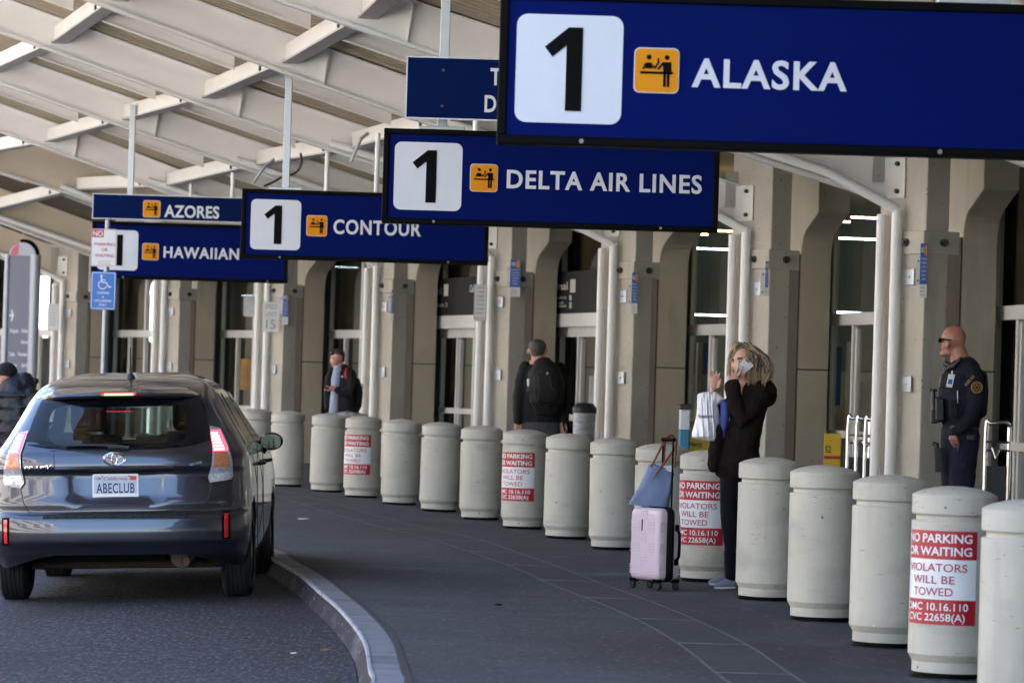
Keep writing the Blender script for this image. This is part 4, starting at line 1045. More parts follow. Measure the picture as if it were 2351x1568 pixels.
    for i in range(41):
        x = -.60+1.19*i/40; e = abs(x+.005)/.6; y = .36+.30*e**3; dz = -.012*e**2 - .022*max(0,(e-.75)/.25)
        rows.append([Vector((x,y+.14,1.372+dz)),Vector((x,y+.01,1.392+dz)),Vector((x,y,1.408+dz)),Vector((x,y+.012,1.424+dz)),Vector((x,y+.20,1.462+dz)),Vector((x,y+.45,1.482+dz*2)),Vector((x,y+.45,1.40)),Vector((x,y+.14,1.372+dz))])
    sm.grid(rows); spo = O('spoiler', sm, M[paint], smooth=35)
    bm_ = MB(); bm_.box((-.118,.345,1.404),(.122,.37,1.426)); hl = O('brake_lamp_housing', bm_, M['reflector'], spo, bevel=.004)
    bm_ = MB(); bm_.box((-.096,.341,1.409),(.100,.346,1.421)); O('high_brake_lamp', bm_, M['brakelamp'], spo)
    # aerial
    am = MB(); y = 1.02; am.lathe([(.0,1.575),(.030,1.54),(.034,1.52),(.034,1.50)], 14, (.027,y,0)); am.tube([Vector((.027,y,1.55)),Vector((.027,y,1.60)),Vector((.027,y-.004,1.74))],[.012,.006,.0035], 8); O('aerial', am, M['trim'], smooth=50)
    # number plate
    px0, pz0 = Q(548,906); px1, pz1 = Q(812,770); yp = rear(0,.8)-.012
    m = MB(); m.prism([Vector((u,yp,v)) for u,v in rrect(px0,pz0,px1,pz1,.012)], Vector((0,.01,0))); npl = O('number_plate', m, M['platerim'])
    m = MB(); m.add([Vector((u,yp-.0015,v)) for u,v in rrect(px0+.012,pz0+.028,px1-.012,pz1-.014,.008)], [tuple(range(28))]); O('plate_face', m, M['plateface'], npl)
    PT = lambda u, v, o=.003: Vector((px0+u, yp-o, pz0+v))
    w = px1-px0; h = pz1-pz0
    if detail:
        m = MB(); put_text(m, 'ABECLUB', lambda u,v: PT(w*.5+u, h*.20+v), w=w*.83, h=h*.41, bold=.015, align='C', spacing=1.08); O('registration', m, pm('regblue', (.02,.035,.14), rough=.5), npl)
        m = MB(); put_text(m, 'California', lambda u,v: PT(w*.5+u, h*.735+v), w=w*.52, h=h*.13, bold=.0, align='C', shear=.35); O('state_name', m, M['redtext'], npl)
        m = MB(); put_text(m, 'APR', lambda u,v: PT(w*.085+u, h*.75+v), w=w*.11, h=h*.10, bold=.01); O('month', m, M['bluetext'], npl)
        m = MB(); m.add([PT(w*.82,h*.74,.004),PT(w*.955,h*.74,.004),PT(w*.955,h*.90,.004),PT(w*.82,h*.90,.004)],[(0,1,2,3)]); O('year_tag', m, pm('yeartag', (.62,.06,.03), rough=.5, var=.5, scale=200), npl)
        m = MB()
        for f in (.22,.80): m.tube([PT(w*f,h*.90,.001),PT(w*f,h*.90,.006)], .005, 8)
        O('plate_screw', m, M['bolt'], npl)
        # oval emblem: ring, upright oval, flat oval
        cx, cz = Q(679,684); ex, ez_ = .076, .045; yb = rear(cx,cz)-.008
        def oval(a, b, x, z, y, n=40): return [Vector((x+a*math.cos(2*PI*i/n), y, z+b*math.sin(2*PI*i/n))) for i in range(n)]
        m = MB(); m.prism(oval(ex*.98,ez_*.98,cx,cz,yb), Vector((0,.012,0))); em = O('emblem', m, M['trim'])
        m = MB(); m.add(oval(ex*.84,ez_*.82,cx,cz,yb-.001), [tuple(range(40))]); O('emblem_field', m, M['logoblue'], em)
        def oring(a, b, x, z, r): 
            m = MB(); P = oval(a,b,x,z,yb-.003); m.tube(P+P[:2], r, 6, cap=False); return m
        for a,b,x,z,r in ((ex,ez_,cx,cz,.0035),(ex*.88,ez_*.86,cx,cz,.0045),(ex*.24,ez_*.80,cx,cz-.001,.0042),(ex*.62,ez_*.37,cx,cz+ez_*.42,.0042)):
            O('emblem_ring', oring(a,b,x,z,r), M['chrome'], em)
        m = MB(); x, z = Q(157,736); put_text(m, 'PRIUS', lambda u,v: Vector((x+u, rear(x+u,z+v)-.006, z+v)), w=.148, h=.019, bold=.025, shear=.1); x2, z2 = Q(284,738); put_text(m, 'V', lambda u,v: Vector((x2+u, rear(x2+u,z2+v)-.006, z2+v)), w=.042, h=.030, bold=.02, shear=.2); O('model_badge', m, M['chrome'])
        m = MB(); x3, z3 = Q(1108,728); d = drape([(x3,z3),(x3+.080,z3+.002),(x3+.080,z3+.028),(x3,z3+.026)], .005, 2, 6); m.add(d.v, d.f); bb = O('side_badge', m, M['silver'])
        m = MB(); put_text(m, 'HSD', lambda u,v: Vector((x3+.006+u, rear(x3+u,z3)-.007, z3+.007+v)), w=.062, h=.014, bold=.02); O('badge_lettering', m, M['logoblue'], bb)
    # windows of the sides and the windscreen
    for sx in (-1,1):
        for (y0,y1) in ((.98,1.30),(1.36,2.12),(2.18,3.02)):
            rows = []
            for i in range(9):
                z = 1.06+.36*i/8; f = i/8
                a = max(y0+.10*f, TR(z)+TC(z)+.02); b = y1-(.62*f if y1 > 3 else .0)
                rows.append([Vector((sx*(TW(z)+.004), a+(b-a)*j/4, z)) for j in range(5)])
            m = MB(); m.grid(rows); O('side_window', m, M['sideglass'])
        # door handles, sill
        for y in (1.75, 2.70):
            m = MB(); m.tube([Vector((sx*.885,y,.90)),Vector((sx*.915,y+.03,.905)),Vector((sx*.915,y+.16,.905)),Vector((sx*.885,y+.19,.90))], .014, 6); O('door_handle', m, M[paint])
        m = MB(); m.tube([Vector((sx*.888,y,z)) for y,z in ((1.30,.26),(1.33,.6),(1.36,.95),(1.40,1.05))], .003, 5); O('door_seam', m, M['blk2']); m = MB(); m.tube([Vector((sx*.889,y,z)) for y,z in ((2.15,.26),(2.15,1.04))], .003, 5); O('door_seam', m, M['blk2'])
        # door mirror
        c = Vector((sx*.925,2.72,1.045))
        m = MB(); m.ell(c, (.090,.08,.068), 18, 10); mr = O('door_mirror', m, M[paint] if False else M['frit'], smooth=60)
        m = MB(); m.tube([c+Vector((-sx*.06,0,-.05)), Vector((sx*.82,2.80,.955))], [.035,.045], 8); O('mirror_stalk', m, M['frit'], mr)
        m = MB(); pts = [c+Vector((.074*math.copysign(abs(math.cos(2*PI*i/24))**.7,math.cos(2*PI*i/24)),-.088,.053*math.copysign(abs(math.sin(2*PI*i/24))**.7,math.sin(2*PI*i/24)))) for i in range(24)]; m.add(pts, [tuple(range(24))]); O('mirror_glass', m, M['mirror'], mr)
    rows = []
    for i in range(9):
        z = 1.05+.41*i/8; rows.append([Vector((TW(z)*.86*(j/6-1), TF(z)-.20*abs(j/6-1)**3, z)) for j in range(13)])
    m = MB(); m.grid(rows); O('windscreen', m, M['windscreen'])
    # cabin
    m = MB()
    for x in (-.37,.37):
        m.box((x-.24,2.0,.5),(x+.24,2.16,1.12)); m.box((x-.13,2.03,1.14),(x+.13,2.13,1.36)); m.box((x-.24,1.05,.5),(x+.24,1.2,1.02)); m.box((x-.12,1.08,1.03),(x+.12,1.16,1.15))
    O('seats', m, M['interior'], bevel=.05, seg=3)
    m = MB(); m.box((-.75,.6,.3),(.75,3.4,.55)); m.box((-.72,2.95,.55),(.72,3.4,1.02)); m.box((-.10,2.9,1.02),(.14,3.0,1.10)); O('dashboard', m, M['interior'], bevel=.02)
    m = MB(); m.box((-.10,2.42,1.335),(.13,2.46,1.40)); O('cabin_mirror', m, M['trim'], bevel=.02)
    # underbody, exhaust, axle
    m = MB(); m.box((-.66,.75,.26),(.66,4.3,.42)); m.box((-.70,.25,.345),(.70,.8,.42)); m.box((-.5,.5,.27),(.30,1.2,.345)); O('underbody', m, M['black'])
    m = MB(); m.tube([Vector((-.66,.86,.24)),Vector((.66,.86,.24))], .035, 8); O('axle', m, M['rust'])
    xe, ze = Q(1052,1262)
    m = MB(); m.lathe([(0,.30),(.076,.31),(.080,.36),(.080,.62),(0,.64)], 18, (xe-.01,0,ze+.005), axis='Y'); ex = O('exhaust', m, M['rust'], smooth=40)
    m = MB(); m.lathe([(.030,.20),(.033,.20),(.033,.32),(.030,.32)], 14, (xe+.02,0,ze-.02), axis='Y'); m.lathe([(0,.23),(.03,.23)], 14, (xe+.02,0,ze-.02), axis='Y'); O('tail_pipe', m, M['rust'], ex)
    # wheels
    for y in (.90, 3.68):
        for sx in (-1,1):
            m = MB(); o_ = .875; i_ = .668; r = .325
            prof = [(.20,i_),(.27,i_-.002),(.305,i_+.012),(r,i_+.032)]
            for g_ in range(5):
                x = i_+.045+g_*.03; prof += [(r,x),(r-.007,x+.002),(r-.007,x+.007),(r,x+.009)]
            prof += [(r,o_-.03),(.305,o_-.01),(.27,o_+.004),(.21,o_-.003)]
            m.lathe([(a, sx*b) for a,b in prof], 44, (0,y,.325), axis='X')
            wh = O('wheel', m, M['rubber'], smooth=30)
            m = MB(); m.lathe([(a, sx*b) for a,b in ((.215,.86),(.20,.84),(.19,.80),(.06,.815),(0,.82))], 24, (0,y,.325), axis='X'); m.lathe([(a, sx*b) for a,b in ((.20,.68),(.17,.74),(0,.74))], 24, (0,y,.325), axis='X'); O('rim', m, M['silver'], wh, smooth=40)
    return t
CARX, CARY = -2.622, 25.8
cr = Vector((CARX + .9*math.sin(math.radians(1.0)), CARY - .9, -.169))
gcar = make_car('dark grey hatchback with lit brake lights stopped at the kerb', cr, (0, -math.atan(.042), math.radians(1.0)))
rc = copy_tree(gcar); rc['label'] = 'dark red car at the left edge beyond the grey hatchback, mostly out of frame'; rc.name = 'red_car'
rc.location = Vector((-5.86, 35.0, -.29)); rc.rotation_euler = (0, -math.atan(.042), 0)
for ch in list(rc.children):
    for c2 in [ch] + list(ch.children):
        if c2.type == 'MESH' and c2.data.materials and c2.data.materials[0] in (M['paint'],):
            c2.data = c2.data.copy(); c2.data.materials[0] = M['paintred']
        if c2.name.split('.')[0] in ('registration','state_name','month','model_badge','side_badge','badge_lettering','emblem','emblem_field','emblem_ring','year_tag'):
            bpy.data.objects.remove(c2)
        elif c2.type == 'MESH' and c2.data.materials and c2.data.materials[0].name in ('lensred','lenshot','brakelamp'):
            c2.data = c2.data.copy(); c2.data.materials[0] = M['reflector']
# ================================================================ figures: lofted limbs fused into one skin by a voxel remesh
class Fig:
    def __init__(s, Y): s.Y = Y; s.k = Y/F; s.mb = MB()
    def new(s): s.mb = MB(); return s
    def p(s, x, y, d=0.0): return pix(x, y, s.Y + d*s.k)          # x, y measured in the photo, d: depth behind the figure's plane, same units
    def limb(s, pts, n=14):
        """pts: (x, y, depth, half width, half depth)"""
        P = [s.p(a[0],a[1],a[2]) for a in pts]; R = [(a[3]*s.k, (a[4] if len(a) > 4 else a[3])*s.k) for a in pts]
        rings = []
        def basis(i):
            d = (P[min(i+1,len(P)-1)] - P[max(i-1,0)]).normalized()
            f = Vector((0,1,0)); u = d.cross(f)
            if u.length < .25: u = d.cross(Vector((0,0,1)))
            u.normalize(); v = d.cross(u).normalized(); return d, u, v
        seq = []
        d,u,v = basis(0)
        for t in (1.0,.92,.7,.4): seq.append((P[0]-d*min(R[0])*math.sin(t*PI/2)*.9, max(.05,math.cos(t*PI/2)), 0))
        for i in range(len(P)): seq.append((P[i], 1.0, i))
        d,u,v = basis(len(P)-1)
        for t in (.4,.7,.92,1.0): seq.append((P[-1]+d*min(R[-1])*math.sin(t*PI/2)*.9, max(.05,math.cos(t*PI/2)), len(P)-1))
        for c, f, i in seq:
            d,u,v = basis(i); rx, ry = R[i]
            rings.append([c + u*rx*f*math.cos(2*PI*k/n) + v*ry*f*math.sin(2*PI*k/n) for k in range(n)])
        vs = [q for r in rings for q in r]; fs = [(i*n+k, i*n+(k+1)%n, (i+1)*n+(k+1)%n, (i+1)*n+k) for i in range(len(rings)-1) for k in range(n)]
        fs += [tuple(range(n-1,-1,-1)), tuple(range((len(rings)-1)*n, len(rings)*n))]
        s.mb.add(vs, fs); return s
    def ball(s, x, y, d, rx, rz, ry=None, rot=0.0):
        R = Matrix.Rotation(rot, 3, 'Y') if rot else None
        s.mb.ell(s.p(x,y,d), (rx*s.k, (ry if ry else rx)*s.k, rz*s.k), 18, 12, R); return s
    def fuse(s, name, mat, parent, voxel=.010, smooth=6, noise=0.0, nscale=.12, factor=.5):
        me = bpy.data.meshes.new(name); me.from_pydata([tuple(v) for v in s.mb.v], [], s.mb.f)
        o = bpy.data.objects.new(name, me); COL.objects.link(o)
        r = o.modifiers.new('r', 'REMESH'); r.mode = 'VOXEL'; r.voxel_size = voxel
        sm = o.modifiers.new('s', 'SMOOTH'); sm.iterations = smooth; sm.factor = factor
        if noise:
            tx = bpy.data.textures.new(name, 'CLOUDS'); tx.noise_scale = nscale; tx.noise_depth = 3
            dm = o.modifiers.new('d', 'DISPLACE'); dm.texture = tx; dm.strength = noise; dm.mid_level = .5; dm.texture_coords = 'GLOBAL'
        bpy.context.view_layer.update()
        m2 = bpy.data.meshes.new_from_object(o.evaluated_get(bpy.context.evaluated_depsgraph_get()))
        bpy.data.objects.remove(o); bpy.data.meshes.remove(me); m2.name = name
        w = wloc(parent) if parent is not None else Vector()
        m2.transform(Matrix.Translation(-w)); m2.materials.clear(); m2.materials.append(mat)
        for p in m2.polygons: p.use_smooth = True
        o = bpy.data.objects.new(name, m2); COL.objects.link(o)
        if parent is not None: o.parent = parent
        s.mb = MB(); return o
    def put(s, name, mat, parent, smooth=50, **k):
        o = obj(name, s.mb, mat, parent, smooth=smooth, **k); s.mb = MB(); return o
M['skin'] = pm('skin', (.56,.32,.235), rough=.5, var=.12, scale=14, bump=.05, bscale=200)
M['skin2'] = pm('skin2', (.38,.165,.118), rough=.45, var=.22, scale=7, bump=.12, bscale=120, streak=[((.27,.13,.10), (9,9,9), .52, .66, .5)])
M['skin3'] = pm('skin3', (.50,.25,.18), rough=.5, var=.1, scale=12)
M['fleece'] = pm('fleece', (.015,.009,.0085), rough=.95, var=.3, scale=20, bump=.5, bscale=140, spec=.15)
M['jeans'] = pm('jeans', (.005,.0065,.011), rough=.9, var=.3, scale=16, bump=.3, bscale=90, spec=.2)
M['uniform'] = pm('uniform', (.0065,.0085,.017), rough=.85, var=.3, scale=14, bump=.3, bscale=80, spec=.25)
M['uniform2'] = pm('uniform2', (.009,.013,.028), rough=.85, var=.3, scale=12, bump=.3, bscale=80, spec=.25)
M['vest'] = pm('vest', (.010,.012,.024), rough=.8, var=.25, scale=25, bump=.35, bscale=60, spec=.3)
M['gear'] = pm('gear', (.010,.011,.014), rough=.45, var=.3, scale=20)
M['jacket'] = pm('jacket', (.007,.0075,.010), rough=.8, var=.3, scale=16, bump=.3, bscale=70, spec=.3)
M['pack'] = pm('pack', (.008,.008,.009), rough=.7, var=.35, scale=18, bump=.4, bscale=60, spec=.35)
M['greytrouser'] = pm('greytrouser', (.05,.05,.055), rough=.9, var=.2, scale=10)
M['shirt'] = pm('shirt', (.36,.38,.52), rough=.8, var=.12, scale=9, bump=.3, bscale=30)
M['bluetop'] = pm('bluetop', (.04,.07,.28), rough=.8, var=.25, scale=9)
M['hairgrey'] = pm('hairgrey', (.07,.068,.065), rough=.7, var=.4, scale=60)
M['hairdark'] = pm('hairdark', (.034,.021,.014), rough=.6, var=.4, scale=60)
M['hairblond'] = pm('hairblond', (.31,.215,.115), rough=.5, var=.55, scale=9, bump=.3, bscale=60, stretch=(3,3,.35))
M['hairroot'] = pm('hairroot', (.050,.040,.030), rough=.55, var=.6, scale=9, stretch=(3,3,.4))
M['puffer'] = pm('puffer', (.007,.009,.015), rough=.45, var=.3, scale=9, bump=.3, bscale=20, spec=.4)
M['sneaker'] = pm('sneaker', (.16,.19,.24), rough=.8, var=.2, scale=20)
M['sole'] = pm('sole', (.50,.52,.55), rough=.7)
M['lip'] = pm('lip', (.34,.10,.09), rough=.5)
M['brow'] = pm('brow', (.15,.09,.06), rough=.8)
M['phone'] = pm('phone', (.78,.79,.82), rough=.22, coat=.6)
M['plastic'] = pm('plastic', (.74,.75,.79), rough=.35, var=.05, scale=8, bump=.5, bscale=16, coat=.25)
# ---------------------------------------------------------------- woman on the phone
W = Fig(26.1); wx = lambda a: 1567.7+a*.19527; wy = lambda a: 771.6+a*.19527
wo = thing('person', 'woman with wavy blond hair and dark fleece jacket, holding a phone to her ear', 'person', gnd(1668,1346))
# body: head, neck, arms, legs in one skin
W.ball(1705,824,0,25,33,28).ball(1697,838,-8,19,28,20).ball(1693,858,-9,11,9,11)          # cranium, face, chin
W.ball(1683.5,838,-15,4.2,4.5,4.2).limb([(1688,826,-17,2.6),(1684.5,837,-17,3.2)])           # nose
W.ball(1698,840,-24,8,8,5).ball(1687,829,-14,7,4,7)
W.limb([(1703,860,3,13),(1712,884,4,15)])
W.limb([(1715,890,0,30,24),(1712,940,0,32,28),(1704,1000,0,30,26),(1695,1068,0,32,28)])
W.limb([(1740,908,-18,14),(1700,960,-40,12),(1683,884,-44,8),(1681,876,-44,7)])
W.limb([(1700,908,22,13),(1648,948,10,11),(1634,915,-4,7.5),(1636,896,-8,6.5)])
W.limb([(1676,1070,-4,20),(1672,1190,-6,15),(1674,1320,-6,9)]).limb([(1706,1070,8,20),(1702,1190,8,15),(1698,1318,8,9)])
# raised hand
W.limb([(1637,893,-8,8,5),(1640,876,-10,12,5),(1641,866,-11,12,5)])
for (a,b,c_) in (((1632,868),(1630.5,858),(1632,850)),((1638,865),(1637.5,855),(1639.5,851.5)),((1644,866),(1645,857),(1646.5,853)),((1650,868),(1652,861),(1652.5,856))):
    W.limb([(a[0],a[1],-11,3.0),(b[0],b[1],-14,2.7),(c_[0],c_[1],-17,2.2)], 8)
W.limb([(1649,889,-11,3.8),(1654,879,-15,3.2),(1655,871,-18,2.6)], 8)
# hand with the phone
W.limb([(1681,879,-44,9,6),(1685,866,-46,12,5.5),(1686,860,-47,12,5.5)])
for pts in ([(1676,866),(1673,857),(1671.5,848)],[(1682,862),(1682.5,850),(1680,842)],[(1688,861),(1693,848),(1696,836)],[(1694,864),(1701,852),(1706,842)]):
    W.limb([(pts[0][0],pts[0][1],-48,3.2),(pts[1][0],pts[1][1],-51,2.8),(pts[2][0],pts[2][1],-52,2.3)], 8)
W.limb([(1692,873,-44,4),(1702,867,-42,3.4),(1708,862,-40,2.8)], 8)
W.fuse('body', M['skin'], wo, .0055, 3, factor=.4)
W.limb([(1680,826,-22,2.6,.8),(1685,826.5,-22,2.4,.8)],8).limb([(1693,823.5,-28,3.2,.8),(1704,822.5,-28,2.4,.8)],8); W.put('eyebrow', M['brow'], wo)
W.limb([(1682,831.5,-21,1.6,.7),(1686,832,-21,1.2,.7)],8).limb([(1696,831,-27.5,1.6,.8),(1703,830,-27,1.2,.8)],8); W.put('eyelid', M['brow'], wo)
W.limb([(1682,850,-21,1.8),(1689,851,-23,2.0),(1695,850,-22,1.4)],8); W.put('lips', M['lip'], wo)
# clothes
W.limb([(1738,880,2,20,26),(1732,896,0,38,34),(1724,932,0,38,36),(1710,982,0,40,37),(1699,1022,0,46,41),(1692,1066,0,57,44),(1691,1073,0,57,44)])
W.ball(1767,904,8,18,30,24).ball(1757,880,6,16,14,22).limb([(1716,882,-16,7,9),(1740,876,-4,12,14),(1757,880,8,12,14)])
W.limb([(1748,906,-18,25,24),(1725,940,-34,23,22),(1701,964,-42,20,20),(1690,935,-46,19,18),(1683,902,-46,18,17),(1682,888,-45,20,17),(1681,884,-45,20,16)])
W.limb([(1702,905,20,20),(1660,942,14,17),(1640,944,8,15),(1629,921,0,11),(1627,917,-2,11)])
W.limb([(1650,985,-16,14,20),(1640,1040,-16,15,22),(1638,1072,-16,14,20)])
W.fuse('jacket', M['fleece'], wo, .010, 6, noise=.014, nscale=.05)
W.limb([(1664,928,-16,10,14),(1665,955,-20,11,14),(1660,985,-18,9,14),(1657,1010,-14,7,10)]); W.fuse('blouse', M['bluetop'], wo, .007, 4)
W.limb([(1690,1060,0,40,34),(1686,1085,0,36,32)]).limb([(1676,1075,-5,25,26),(1673,1180,-7,20,21),(1678,1250,-7,17,17),(1679,1322,-7,15,17)]).limb([(1706,1075,8,25,26),(1702,1180,8,20,21),(1698,1320,8,15,17)])
W.fuse('trousers', M['jeans'], wo, .010, 6, noise=.010, nscale=.06)
def shoe(fig, x, y, d, par):
    fig.limb([(x-20,y-6,d,7,10),(x-8,y-9,d,9,12),(x+10,y-15,d,12,12),(x+18,y-13,d,12,11)]); s_ = fig.fuse('shoe', M['sneaker'], par, .006, 4)
    fig.limb([(x-21,y-3,d,4,11),(x,y-3,d,4,13),(x+22,y-3,d,4,11)]); fig.put('sole', M['sole'], s_)
shoe(W, 1664, 1352, -8, wo); shoe(W, 1652, 1343, 14, wo)
# hair: a base cap and many wavy locks
W.ball(1713,818,4,29,32,30).ball(1726,845,8,30,34,27).limb([(1728,830,10,26,24),(1740,862,12,30,22),(1744,880,10,24,18)]).limb([(1692,800,2,18,22),(1681,825,6,9,14),(1678,858,8,7,10)])
W.ball(1745,855,2,27,29,24).ball(1738,828,4,22,24,22)
hb_ = W.fuse('hair', M['hairblond'], wo, .008, 4, noise=.012, nscale=.03)
random.seed(5)
def lock(a, b, bulge, r, d0, d1, wav):
    pts = []; N_ = 9; ph = random.random()*6
    for i in range(N_+1):
        t = i/N_; x = a[0]+(b[0]-a[0])*t**.8 + bulge*math.sin(PI*t) + wav*math.sin(t*9+ph)*t; y = a[1]+(b[1]-a[1])*t + 1.5*math.cos(t*8+ph)*t
        pts.append((x, y, d0+(d1-d0)*math.sin(t*PI/2), r*(1-.6*t)+.5))
    W.limb(pts, 6)
for i in range(230):
    x1 = random.uniform(1718,1778); x1 -= 8; lock((random.uniform(1704,1722),random.uniform(788,800)), (x1, random.uniform(862,886) - (5 if x1 > 1760 else 0)), random.uniform(10,24), random.uniform(.7,1.5), random.uniform(-18,-2), random.uniform(-32,-2), random.uniform(2.5,5))
for i in range(34): lock((random.uniform(1690,1708),random.uniform(788,796)), (random.uniform(1670,1682), random.uniform(850,878)), random.uniform(-10,-3), random.uniform(.8,1.5), random.uniform(-22,-8), random.uniform(-10,6), random.uniform(.5,2))
W.put('hair_locks', M['hairblond'], hb_)
random.seed(6)
for i in range(60):
    x1 = random.uniform(1716,1770); lock((random.uniform(1700,1722),random.uniform(786,797)), (x1, random.uniform(826,872)), random.uniform(10,22), random.uniform(.7,1.4), random.uniform(-20,-4), random.uniform(-32,-8), random.uniform(2,4))
for i in range(7): lock((random.uniform(1690,1706),random.uniform(788,796)), (random.uniform(1674,1684), random.uniform(812,846)), random.uniform(-9,-3), random.uniform(1.6,2.6), random.uniform(-22,-10), random.uniform(-12,0), .8)
W.put('dark_locks', M['hairroot'], hb_)
# phone and plastic bag: things of their own
ph = thing('phone', 'white mobile phone pressed to the ear of the blond woman', 'phone', W.p(1708,842,-55))
c0 = [Vector((wx(a), wy(b), 0)) for a,b in ((740,250),(838,345),(692,470),(594,392))]
def rpoly(cs, f):
    out = []
    for i in range(4):
        p, q, r_ = cs[i-1], cs[i], cs[(i+1)%4]; a = q+(p-q)*f; b = q+(r_-q)*f
        for t in (0,.33,.67,1): out.append(a*(1-t)**2 + q*2*t*(1-t) + b*t*t)
    return out
pp = [W.p(v.x, v.y, -45 + (v.x-1680)*.22) for v in rpoly(c0, .14)]
m = MB(); m.prism(pp, Vector((0,.009,0))); obj('case', m, M['phone'], ph)
cb = [Vector((wx(a), wy(b), 0)) for a,b in ((744,262),(786,302),(770,317),(730,278))]
m = MB(); m.prism([W.p(v.x, v.y, -46.2 + (v.x-1680)*.22) for v in rpoly(cb,.3)], Vector((0,.003,0))); obj('camera_bump', m, pm('phonegrey', (.16,.18,.22), rough=.3), ph)
bg = thing('plastic_bag', 'white plastic carrier bag with dark script hanging from the raised wrist of the woman', 'bag', W.p(1622,1000,-14))
OUT = [(170,690),(200,665),(300,652),(392,655),(450,700),(493,742),(455,775),(412,810),(428,880),(432,1000),(436,1100),(442,1190),(402,1240),(345,1222),(230,1226),(150,1210),(103,1188),(112,1120),(140,1020),(160,930),(168,800)]
random.seed(9)
def inpoly(poly, x, y):
    c = False; j = len(poly)-1
    for i in range(len(poly)):
        if (poly[i][1] > y) != (poly[j][1] > y) and x < (poly[j][0]-poly[i][0])*(y-poly[i][1])/(poly[j][1]-poly[i][1])+poly[i][0]: c = not c
        j = i
    return c
rows_f, rows_b = [], []
for i in range(41):
    y = 656 + (1236-656)*i/40; xs = []
    for (a, b) in zip(OUT, OUT[1:]+OUT[:1]):
        if (a[1]-y)*(b[1]-y) <= 0 and a[1] != b[1]: xs.append(a[0]+(b[0]-a[0])*(y-a[1])/(b[1]-a[1]))
    x0, x1 = min(xs), max(xs); rf, rb = [], []
    for j in range(29):
        t = j/28; x = x0+(x1-x0)*t; f = math.sin(PI*t)**.6; v = i/40
        th = (6+26*v)*f*(1-.45*max(0,(v-.9)/.1)); wr = 2.6*math.sin(x*.085+v*3+2.5*math.sin(v*5))*f*(.4+v*.6) + 1.4*math.sin(x*.19-v*7)*f
        rf.append(W.p(wx(x), wy(y), -16-th-wr)); rb.append(W.p(wx(x), wy(y), -16+th*.8+wr))
    rows_f.append(rf); rows_b.append(rb)
m = MB(); m.grid(rows_f); m.grid(rows_b); obj('film', m, M['plastic'], bg, smooth=60)
m = MB(); HO = [(262,785),(300,690),(330,640),(392,640),(372,720),(345,770),(335,787)]
# text in dark ink
def bagpt(x, y):
    i = (y-656)/(1236-656)*40; i0 = int(i); r_ = rows_f[i0]
    xs0 = [toD(p)[0] for p in (r_[0], r_[-1])]; t = (wx(x)-xs0[0])/(xs0[1]-xs0[0])*28; j0 = max(0,min(27,int(t)))
    q = r_[j0].lerp(r_[j0+1], t-j0); q2 = rows_f[i0+1][j0].lerp(rows_f[i0+1][j0+1], t-j0); return q.lerp(q2, i-i0) + Vector((0,-.003,0))
m = MB(); put_text(m, 'Paiseicarts', lambda u,v: bagpt(172+u, 962-v), w=178, h=46, bold=.015, shear=.3); obj('script', m, pm('bagink', (.02,.03,.12), rough=.6), bg)
# ---------------------------------------------------------------- officer
Oo = Fig(27.9); ox = lambda a: 2082+a*.2733; oy = lambda a: 722.6+a*.2733
of = thing('person', 'bald police officer in dark navy uniform and tactical vest, hand in pocket', 'person', gnd(2204,1338))
Oo.ball(2190,777,0,28.5,30,25).ball(2184,790,0,23,22,21).limb([(2165,812,0,8,10),(2178,809,0,11,14),(2190,800,0,14,17)])
Oo.limb([(2160.5,781,0,3.5,5),(2159.5,789,0,3.2,4.5)]).ball(2161,789.5,0,3.4,3,4).ball(2166,799,0,5,7,9).ball(2165,780,0,7,5,17)
Oo.ball(2175.5,790.5,-22,5,9,4.5).limb([(2177,784,-25,1.6),(2180,789,-26,1.6),(2177,797,-25,1.6)], 7)
Oo.limb([(2196,800,0,20,20),(2203,822,0,22,22),(2210,842,0,26,28)])
Oo.limb([(2218,850,0,34,40),(2212,900,0,42,38),(2208,985,0,36,34)])
Oo.limb([(2238,862,-40,18),(2238,945,-46,14),(2196,992,-42,10)]).limb([(2232,862,40,18),(2228,945,44,14),(2192,996,36,10)])
Oo.limb([(2196,994,-42,9,8),(2188,1006,-43,11,8),(2193,1016,-42,10,7)])
for i in range(4): Oo.limb([(2183+i*4.5,1008+i*.8,-47+i*2,3.6),(2187+i*4.2,1018,-46+i*2,3.2),(2192+i*3.6,1026,-42+i*2,2.8)], 8)
Oo.limb([(2192,998,-50,4),(2196,1008,-51,3.6),(2199,1016,-48,3)], 8)
Oo.limb([(2214,995,-18,28),(2208,1130,-18,22),(2204,1322,-18,13)]).limb([(2194,995,18,28),(2190,1130,18,22),(2188,1320,18,13)])
Oo.fuse('body', M['skin2'], of, .0065, 3, factor=.4)
Oo.limb([(2224,840,0,22,34),(2226,850,0,34,44),(2214,880,0,46,46),(2212,930,0,45,46),(2208,985,0,40,42)])
Oo.limb([(2204,832,-6,14,24),(2222,832,0,12,22)])
Oo.limb([(2234,856,-40,20,20),(2243,880,-46,22,21),(2240,930,-50,21,20),(2228,962,-50,19,18),(2204,986,-46,14,14),(2190,993,-44,12,12)])
Oo.limb([(2230,856,42,20),(2232,930,46,19),(2200,988,40,12)])
Oo.fuse('shirt', M['uniform'], of, .010, 6, noise=.012, nscale=.07)
Oo.limb([(2214,852,0,40,46),(2209,880,0,54,50),(2207,925,0,54,50),(2206,960,0,48,48)]).limb([(2252,862,0,14,40),(2256,900,0,13,42),(2253,948,0,12,42)])
Oo.fuse('vest', M['vest'], of, .010, 4, noise=.006, nscale=.04)
Oo.limb([(2206,978,0,42,44),(2207,990,0,43,44)]); Oo.fuse('belt', M['gear'], of, .008, 2)
